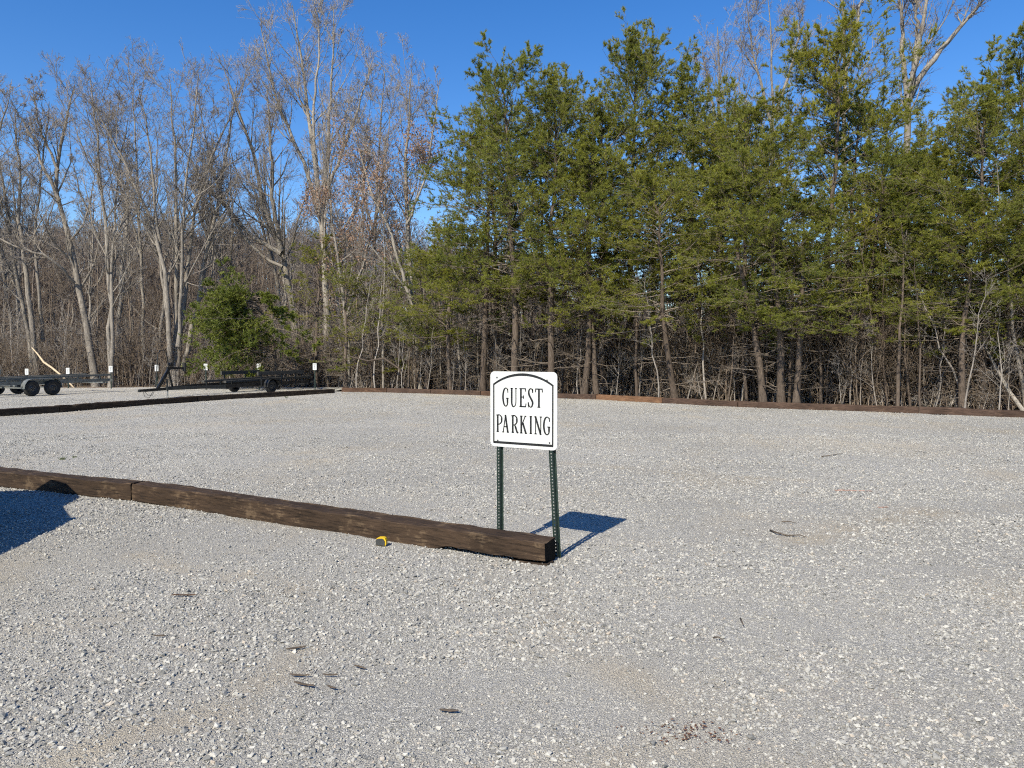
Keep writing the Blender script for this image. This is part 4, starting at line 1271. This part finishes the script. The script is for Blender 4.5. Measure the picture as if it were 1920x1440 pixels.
def pine(px, Y, topy, var, label, tilt=0.0, rz=None, wide=1.0, group='pines along the back timbers'):
    X = (px - 960) / FPX * Y; H = CAM_H + (665 - topy) / FPX * Y
    root = empty('pine_tree', (X, Y, float(floor_h(np.array(X), np.array(Y))) - .02))
    s = H / 13.5; sxy = (.55 * s + .48) * wide
    root.scale = (sxy, sxy, s); root.rotation_euler = (0, R(tilt), random.uniform(0, 6.28) if rz is None else rz)
    tag(root, label, 'pine', group)
    for nm, me in zip(('trunk', 'branches', 'crown', 'cones'), PV[var]):
        o = link(nm, me, root)
        if nm == 'cones': o['kind'] = 'stuff'
    return root


random.seed(4)
pines = [
    (905, 30.5, 215, 4, 'leftmost full pine, its crown rising left of the sign', 0), (965, 29.6, 70, 0, 'tall pine with a double pointed top directly above the sign', 0), (1034, 28.6, 120, 1, 'pine with a thick dark trunk just behind the sign right edge', 0),
    (1094, 27.6, 225, 2, 'pine whose slim trunk stands first right of the sign', 2), (1118, 27.9, 300, 4, 'shorter pine leaning beside the first slim trunk right of the sign', -3), (1182, 31.2, 42, 1, 'tall round headed pine right of the double topped one', 0),
    (1268, 26.0, 300, 3, 'leaning thin pine behind the orange brown timber', -6), (1292, 30.5, 100, 0, 'pine with a lower rounded head right of the tall round headed one', 0), (1402, 27.6, 150, 3, 'pine left of the tallest right pine', 0),
    (1432, 23.5, 262, 2, 'pine with strongly left leaning trunk behind the back timber', -8), (1466, 23.6, 210, 0, 'middle one of three close pine trunks at the back timber', -2), (1494, 23.4, 330, 4, 'rightmost of three close pine trunks at the back timber', 0),
    (1545, 26.5, 22, 1, 'tallest right pine with a pointed top', 0), (1612, 25.0, 250, 3, 'pine with right leaning trunk right of the tallest right pine', 6), (1640, 29.5, 150, 4, 'pine filling the gap before the big pale bare tree', 0),
    (1688, 24.6, 330, 2, 'low pine in front of the big pale bare tree', 0), (1770, 25.6, 215, 0, 'pine right of the big pale bare tree', 0), (1842, 22.6, 150, 1, 'dark trunked pine second from the right frame edge', 0), (1905, 24.0, 35, 0, 'tall pine at the right frame edge', 0),
    (1995, 22.5, 110, 3, 'pine just beyond the right frame edge', 0), (2090, 22.0, 90, 1, 'second pine beyond the right frame edge', 0), (2180, 23.0, 80, 4, 'third pine beyond the right frame edge', 0),
    (1808, 21.9, 345, 3, 'low pine between the two dark trunks at the right', 3), (1890, 22.4, 300, 4, 'low pine in front of the tall one at the right frame edge', 0),
    (930, 32.0, 175, 1, 'full pine set back between the leftmost and the double topped one', 0), (1135, 30.0, 170, 3, 'full pine set back left of the round headed one', 0),
    (1335, 29.0, 190, 0, 'full pine set back left of the tallest right group', 0), (1585, 28.0, 120, 0, 'full pine set back just right of the tallest right pine', 0),
    (1740, 28.0, 260, 3, 'full pine set back right of the big pale bare tree', 0),
    (845, 32.2, 400, 3, 'low pine with bright green boughs right of the slender oak', 0), (800, 33.6, 450, 4, 'low pine under the slender oak, left of the bright boughed one', 0), (700, 35.4, 500, 5, 'low sparse pine behind the leftmost back timbers', 0), (748, 36.5, 470, 5, 'small sparse pine between the two oaks', 0), (648, 34.6, 470, 5, 'small sparse pine right of the cedar', 0), (592, 37.5, 415, 5, 'small sparse pine behind the cedar', 0), (1350, 33.0, 200, 1, 'pine deep behind the left leaning one', 0), (1225, 34.0, 190, 4, 'pine deep behind the rounded heads', 0), (1010, 34.0, 210, 3, 'pine deep behind the sign', 0)]
for px, Y, ty, v, lab, tl in pines:
    pine(px, Y, ty, v, lab, tl, rz=None if not tl else random.uniform(-.4, .4))

# cedar
def cedar():
    Y = 34.6; root_p = at(520, 738, Y); r = np.random.default_rng(61)
    g, br, ne = Geo(), Geo(), Geo(); H = 4.6; m = 10; z = np.linspace(0, 1, m)
    P = np.stack([-1.0 * z ** 2, .1 * np.sin(z * 4), z * H], 1)[None]; RR = (.11 * (1 - z) + .01)[None]; g.tubes(P, RR, 8)
    nb = 80; t = r.uniform(.34, .95, nb); pos = np.stack([np.interp(t, z, P[0, :, k]) for k in range(3)], 1)
    az = np.where(r.uniform(size=nb) < .70, r.normal(math.pi, .6, nb), r.uniform(0, 6.28, nb)); el = np.radians(r.normal(12, 14, nb))
    d = np.stack([np.cos(az) * np.cos(el), np.sin(az) * np.cos(el), np.sin(el)], 1)
    L = np.where(np.cos(az) < -.3, 3.8, 2.4) * np.interp(t, [.3, .7, .97], [1.0, .92, .5]) * r.uniform(.6, 1.1, nb); st = (L / 8)[:, None]; pts = [pos]
    for k in range(8):
        d = unit(d + np.array([0, 0, -.05]) + r.normal(0, .09, (nb, 3))); pts.append(pts[-1] + d * st)
    B1 = np.stack(pts, 1); R1 = np.full((nb, 1), .022) * np.linspace(1, .25, 9)[None]; br.tubes(B1, R1, 4)
    B2, R2 = grow(r, B1, R1, 12, (.3, 1), (48, 12), .30, 5, -.02, .12, .5, .004, .4); br.tubes(B2, R2, 3)
    B3, R3 = grow(r, B2, R2, 6, (.15, 1), (40, 12), .5, 4, .0, .12, .6, .003, .5); br.tubes(B3, R3, 3)
    ne.tris(needle_tris(r, B3, 6, 4, .10, .024, spread=.6)); ne.tris(needle_tris(r, B2, 9, 3, .10, .034, t0=.3, spread=.6))
    D1, E1 = grow(r, P, RR, 30, (.05, .5), (75, 14), .42, 7, .0, .12, .16, .007, .3); br.tubes(D1, E1, 4)
    D2, E2 = grow(r, D1, E1, 7, (.2, 1), (42, 15), .4, 4, 0, .15, .6, .005, .5); br.tubes(D2, E2, 3)
    root = empty('cedar_tree', (root_p[0], Y, -.06)); tag(root, 'dark green bushy cedar spreading left above the black trailer', 'cedar')
    link('trunk', g.mesh('trunk', M['bark_pine'], True), root); link('branches', br.mesh('branches', M['twig_pine']), root); link('crown', ne.mesh('crown', M['cedar']), root)
    TOTAL[0] += g.ntri + br.ntri + ne.ntri


cedar()

# ------------------------------------------------------------------ saplings: individuals along the front of the wood
def sapling_geo(seed, H):
    r = np.random.default_rng(seed); g = Geo(); m = 9; z = np.linspace(0, 1, m)
    P = np.stack([np.cumsum(r.normal(0, .05, m)) * H * .22 + r.normal(0, .05) * H * z, np.cumsum(r.normal(0, .05, m)) * H * .22, z * H], 1)[None]
    RR = (.030 * (1 - z) + .006)[None] * (H / 5); g.tubes(P, RR, 5)
    B1, R1 = grow(r, P, RR, 15, (.2, 1), (48, 14), .27, 5, .08, .14, .45, .005, .35); g.tubes(B1, R1, 3)
    B2, R2 = grow(r, B1, R1, 5, (.2, 1), (42, 14), .45, 4, .06, .16, .6, .0042, .5); g.tubes(B2, R2, 3)
    B3, R3 = grow(r, B2, R2, 3, (.2, 1), (42, 14), .5, 3, .04, .16, .6, .0036, .5); g.tubes(B3, R3, 3)
    TOTAL[0] += g.ntri
    return g.mesh('sapling', M['brush' if seed % 2 else 'twig'])


SV = [sapling_geo(700 + i, h) for i, h in enumerate((3.2, 4.0, 4.6, 5.2, 6.0, 7.0, 5.0, 3.6))]
def pole_geo(seed, H):
    r = np.random.default_rng(seed); g = Geo(); m = 10; z = np.linspace(0, 1, m)
    P = np.stack([np.cumsum(r.normal(0, .05, m)), np.cumsum(r.normal(0, .05, m)), z * H], 1)[None]
    RR = (.060 * (1 - z) + .012)[None] * r.uniform(.7, 1.15); g.tubes(P, RR, 7)
    B1, R1 = grow(r, P, RR, 14, (.25, 1), (58, 14), .16, 5, .05, .14, .35, .006, .35); g.tubes(B1, R1, 3)
    B2, R2 = grow(r, B1, R1, 5, (.2, 1), (44, 14), .45, 3, .04, .16, .6, .0045, .5); g.tubes(B2, R2, 3)
    TOTAL[0] += g.ntri
    return g.mesh('slim_tree', M['bark_pine' if seed % 3 else 'bark'])


LV = [pole_geo(760 + i, h) for i, h in enumerate((6.5, 7.5, 8.5, 7.0, 9.0, 6.0))]
rp_ = np.random.default_rng(31)
for i in range(110):
    px = 690 + (i + rp_.uniform(0, 1)) * 1300 / 110; Y = 25.0
    for _ in range(5): X = (px - 960) / FPX * Y; Y = float(edge_y(X)) + .6
    Y += (.3 if i % 3 == 0 else 2.2) + rp_.gamma(1.6, 2.0); X = (px - 960) / FPX * Y
    o = link('slim_tree', LV[i % 6], None, (X, Y, float(floor_h(np.array(X), np.array(Y))) - .04), (rp_.normal(0, .05), rp_.normal(0, .05), rp_.uniform(0, 6.28)))
    o.scale = (rp_.uniform(.6, .9),) * 3
    tag(o, 'slim bare trunk standing among the pines behind the back timbers', 'tree', 'slim bare trunks among the pines')
rs_ = np.random.default_rng(12)
for i in range(150):
    px = rs_.uniform(-160, 2080)
    Y = None
    for _ in range(4):
        Yt = 30.0 if Y is None else Y; X = (px - 960) / FPX * Yt; Y = float(edge_y(X)) + .4
    Y += rs_.gamma(1.4, 1.6); X = (px - 960) / FPX * Y
    if Y < float(edge_y(X)) + .25: Y = float(edge_y(X)) + .4
    o = link('sapling', SV[i % 8], None, (X, Y, float(floor_h(np.array(X), np.array(Y))) - .03), (rs_.normal(0, .07), rs_.normal(0, .07), rs_.uniform(0, 6.28)))
    o.scale = ((rs_.uniform(.75, 1.2) if X < BX[0] else rs_.uniform(.5, .95)),) * 3
    left = X < BX[0]
    if not left and i % 2: bpy.data.objects.remove(o); continue
    tag(o, 'thin bare sapling in the undergrowth behind the bay signs' if left else 'thin bare sapling in the undergrowth behind the back timbers', 'sapling', 'saplings behind the bay signs' if left else 'saplings behind the back timbers')

# ------------------------------------------------------------------ underbrush, far wood
def clump_mesh(seed, H, stems=7, spread=.5, mat='brush', kids=7):
    r = np.random.default_rng(seed); g = Geo(); n = stems; m = 5
    h = H * r.uniform(.45, 1, n); d = unit(np.stack([r.normal(0, .22, n), r.normal(0, .22, n), np.ones(n)], 1)); pts = [np.stack([r.normal(0, spread, n), r.normal(0, spread, n), np.full(n, -.05)], 1)]
    for _ in range(m - 1): d = unit(d + r.normal(0, .10, (n, 3))); pts.append(pts[-1] + d * (h / (m - 1))[:, None])
    P = np.stack(pts, 1); RR = r.uniform(.009, .022, n)[:, None] * np.linspace(1, .35, m)[None]; g.tubes(P, RR, 4)
    B1, R1 = grow(r, P, RR, kids, (.12, 1), (46, 16), .40, 4, .05, .18, .6, .0055, .5); g.tubes(B1, R1, 3)
    B2, R2 = grow(r, B1, R1, 3, (.2, 1), (46, 16), .5, 3, .04, .18, .6, .005, .5); g.tubes(B2, R2, 3)
    TOTAL[0] += g.ntri
    return g.mesh('brush_clump', M[mat])


def band_points(r, n, depth, y0, px=(-260, 2200), pw=1.2, gap=0.0):
    p = r.uniform(*px, n); Y = np.full(n, 30.0)
    for _ in range(5): X = (p - 960) / FPX * Y; Y = edge_y(X) + y0
    Y = Y + depth * r.uniform(0, 1, n) ** pw; X = (p - 960) / FPX * Y
    Y = np.maximum(Y, edge_y(X) + .35)
    Y = np.where(X > BX[0], np.maximum(Y, edge_y(X) + gap * r.uniform(.75, 1.3, n)), Y)
    return np.stack([X, Y, floor_h(X, Y) - .04], 1)


def brush(name, n, depth, heights, label, seed, y0=.4, pw=1.2, gap=0.0, **kw):
    r = np.random.default_rng(seed)
    ms = [clump_mesh(seed * 10 + i, h, mat='brush' if i % 3 else 'twig', **kw) for i, h in enumerate(heights)]
    P = band_points(r, n, depth, y0, pw=pw, gap=gap)
    rot = np.stack([np.zeros(n), np.zeros(n), r.uniform(0, 6.28, n)], 1)
    tag(scatter(name, ms, P, rot, r.uniform(.7, 1.25, n), r.integers(0, len(ms), n)), label, None, None, 'stuff')


brush('underbrush', 1300, 18, (2.2, 3.0, 3.6, 4.4, 5.4, 2.6), 'tangled brown undergrowth of thin bare stems filling the wood', 81, gap=6.0)
brush('low_scrub', 380, 9, (.7, 1.0, 1.3, .8), 'low tangle of dry sticks at the foot of the wood', 82, y0=.35, gap=5.0, stems=9, spread=.4, kids=5)


def far_tree(seed, H):
    r = np.random.default_rng(seed); g = Geo(); m = 6; z = np.linspace(0, 1, m)
    P = np.stack([np.cumsum(r.normal(0, .12, m)), np.cumsum(r.normal(0, .12, m)), z * H - .3], 1)[None]; RR = (.13 * (1 - z) + .02)[None]; g.tubes(P, RR, 5)
    B1, R1 = grow(r, P, RR, 22, (.15, 1), (42, 12), .30, 5, .13, .14, .4, .016, .4); g.tubes(B1, R1, 3)
    B2, R2 = grow(r, B1, R1, 7, (.15, 1), (40, 13), .45, 4, .1, .15, .6, .011, .5); g.tubes(B2, R2, 3)
    B3, R3 = grow(r, B2, R2, 4, (.15, 1), (40, 13), .5, 2, .08, .15, .6, .010, .6); g.tubes(B3, R3, 3)
    TOTAL[0] += g.ntri
    return g.mesh('far_tree', M['far'])


def far_wood():
    r = np.random.default_rng(91); n = 1500
    Y = 56 + 84 * r.uniform(0, 1, n) ** .9; X = r.uniform(-1, 1, n) * Y * .9
    k = ~((X > 5) & (X < 61) & (Y > 45) & (Y < 70)); X, Y = X[k], Y[k]; n = len(X)
    S = np.where(X < -4, r.uniform(.8, 1.15, n), r.uniform(.75, 1.05, n))
    o = scatter('far_wood', [far_tree(950 + i, 11.0) for i in range(5)], np.stack([X, Y, floor_h(X, Y)], 1), np.stack([np.zeros(n), np.zeros(n), r.uniform(0, 6.28, n)], 1), S, r.integers(0, 5, n))
    tag(o, 'far brown leafless wood on the rising ground behind', None, None, 'stuff')


far_wood()

# fallen pieces at the edge of the trailer lot
mb = MB(); pts = [at(60, 652, 37.2), at(70, 663, 37.0), at(82, 679, 36.9), at(98, 690, 36.8), at(114, 703, 36.7)]; pts.append(at(134, 722, 36.6)); pts.append(at(146, 735, 36.6))
mb.tube(pts, [.022, .035, .05, .05, .045, .04, .035], 8)
tag(mb.obj('broken_branch', M['peeled'], smooth=True), 'pale peeled broken branch slanting behind the grey trailer', 'branch')
mb = MB(); mb.tube([at(1842, 640, 22.6), at(1868, 690, 22.2), at(1893, 735, 21.6), at(1922, 775, 20.9)], [.03, .045, .055, .065], 7)
tag(mb.obj('leaning_dead_stem', M['bark_pale'], smooth=True), 'pale dead stem leaning down at the right frame edge', 'branch')
mb = MB(); mb.tube([at(655, 668, 33.2), at(690, 677, 33.0), at(720, 672, 32.8), at(748, 690, 32.6), at(765, 735, 32.4)], [.03, .045, .05, .045, .04], 7)
tag(mb.obj('arched_dead_limb', M['bark_pine'], smooth=True), 'dark arched dead limb behind the leftmost back timbers', 'branch')
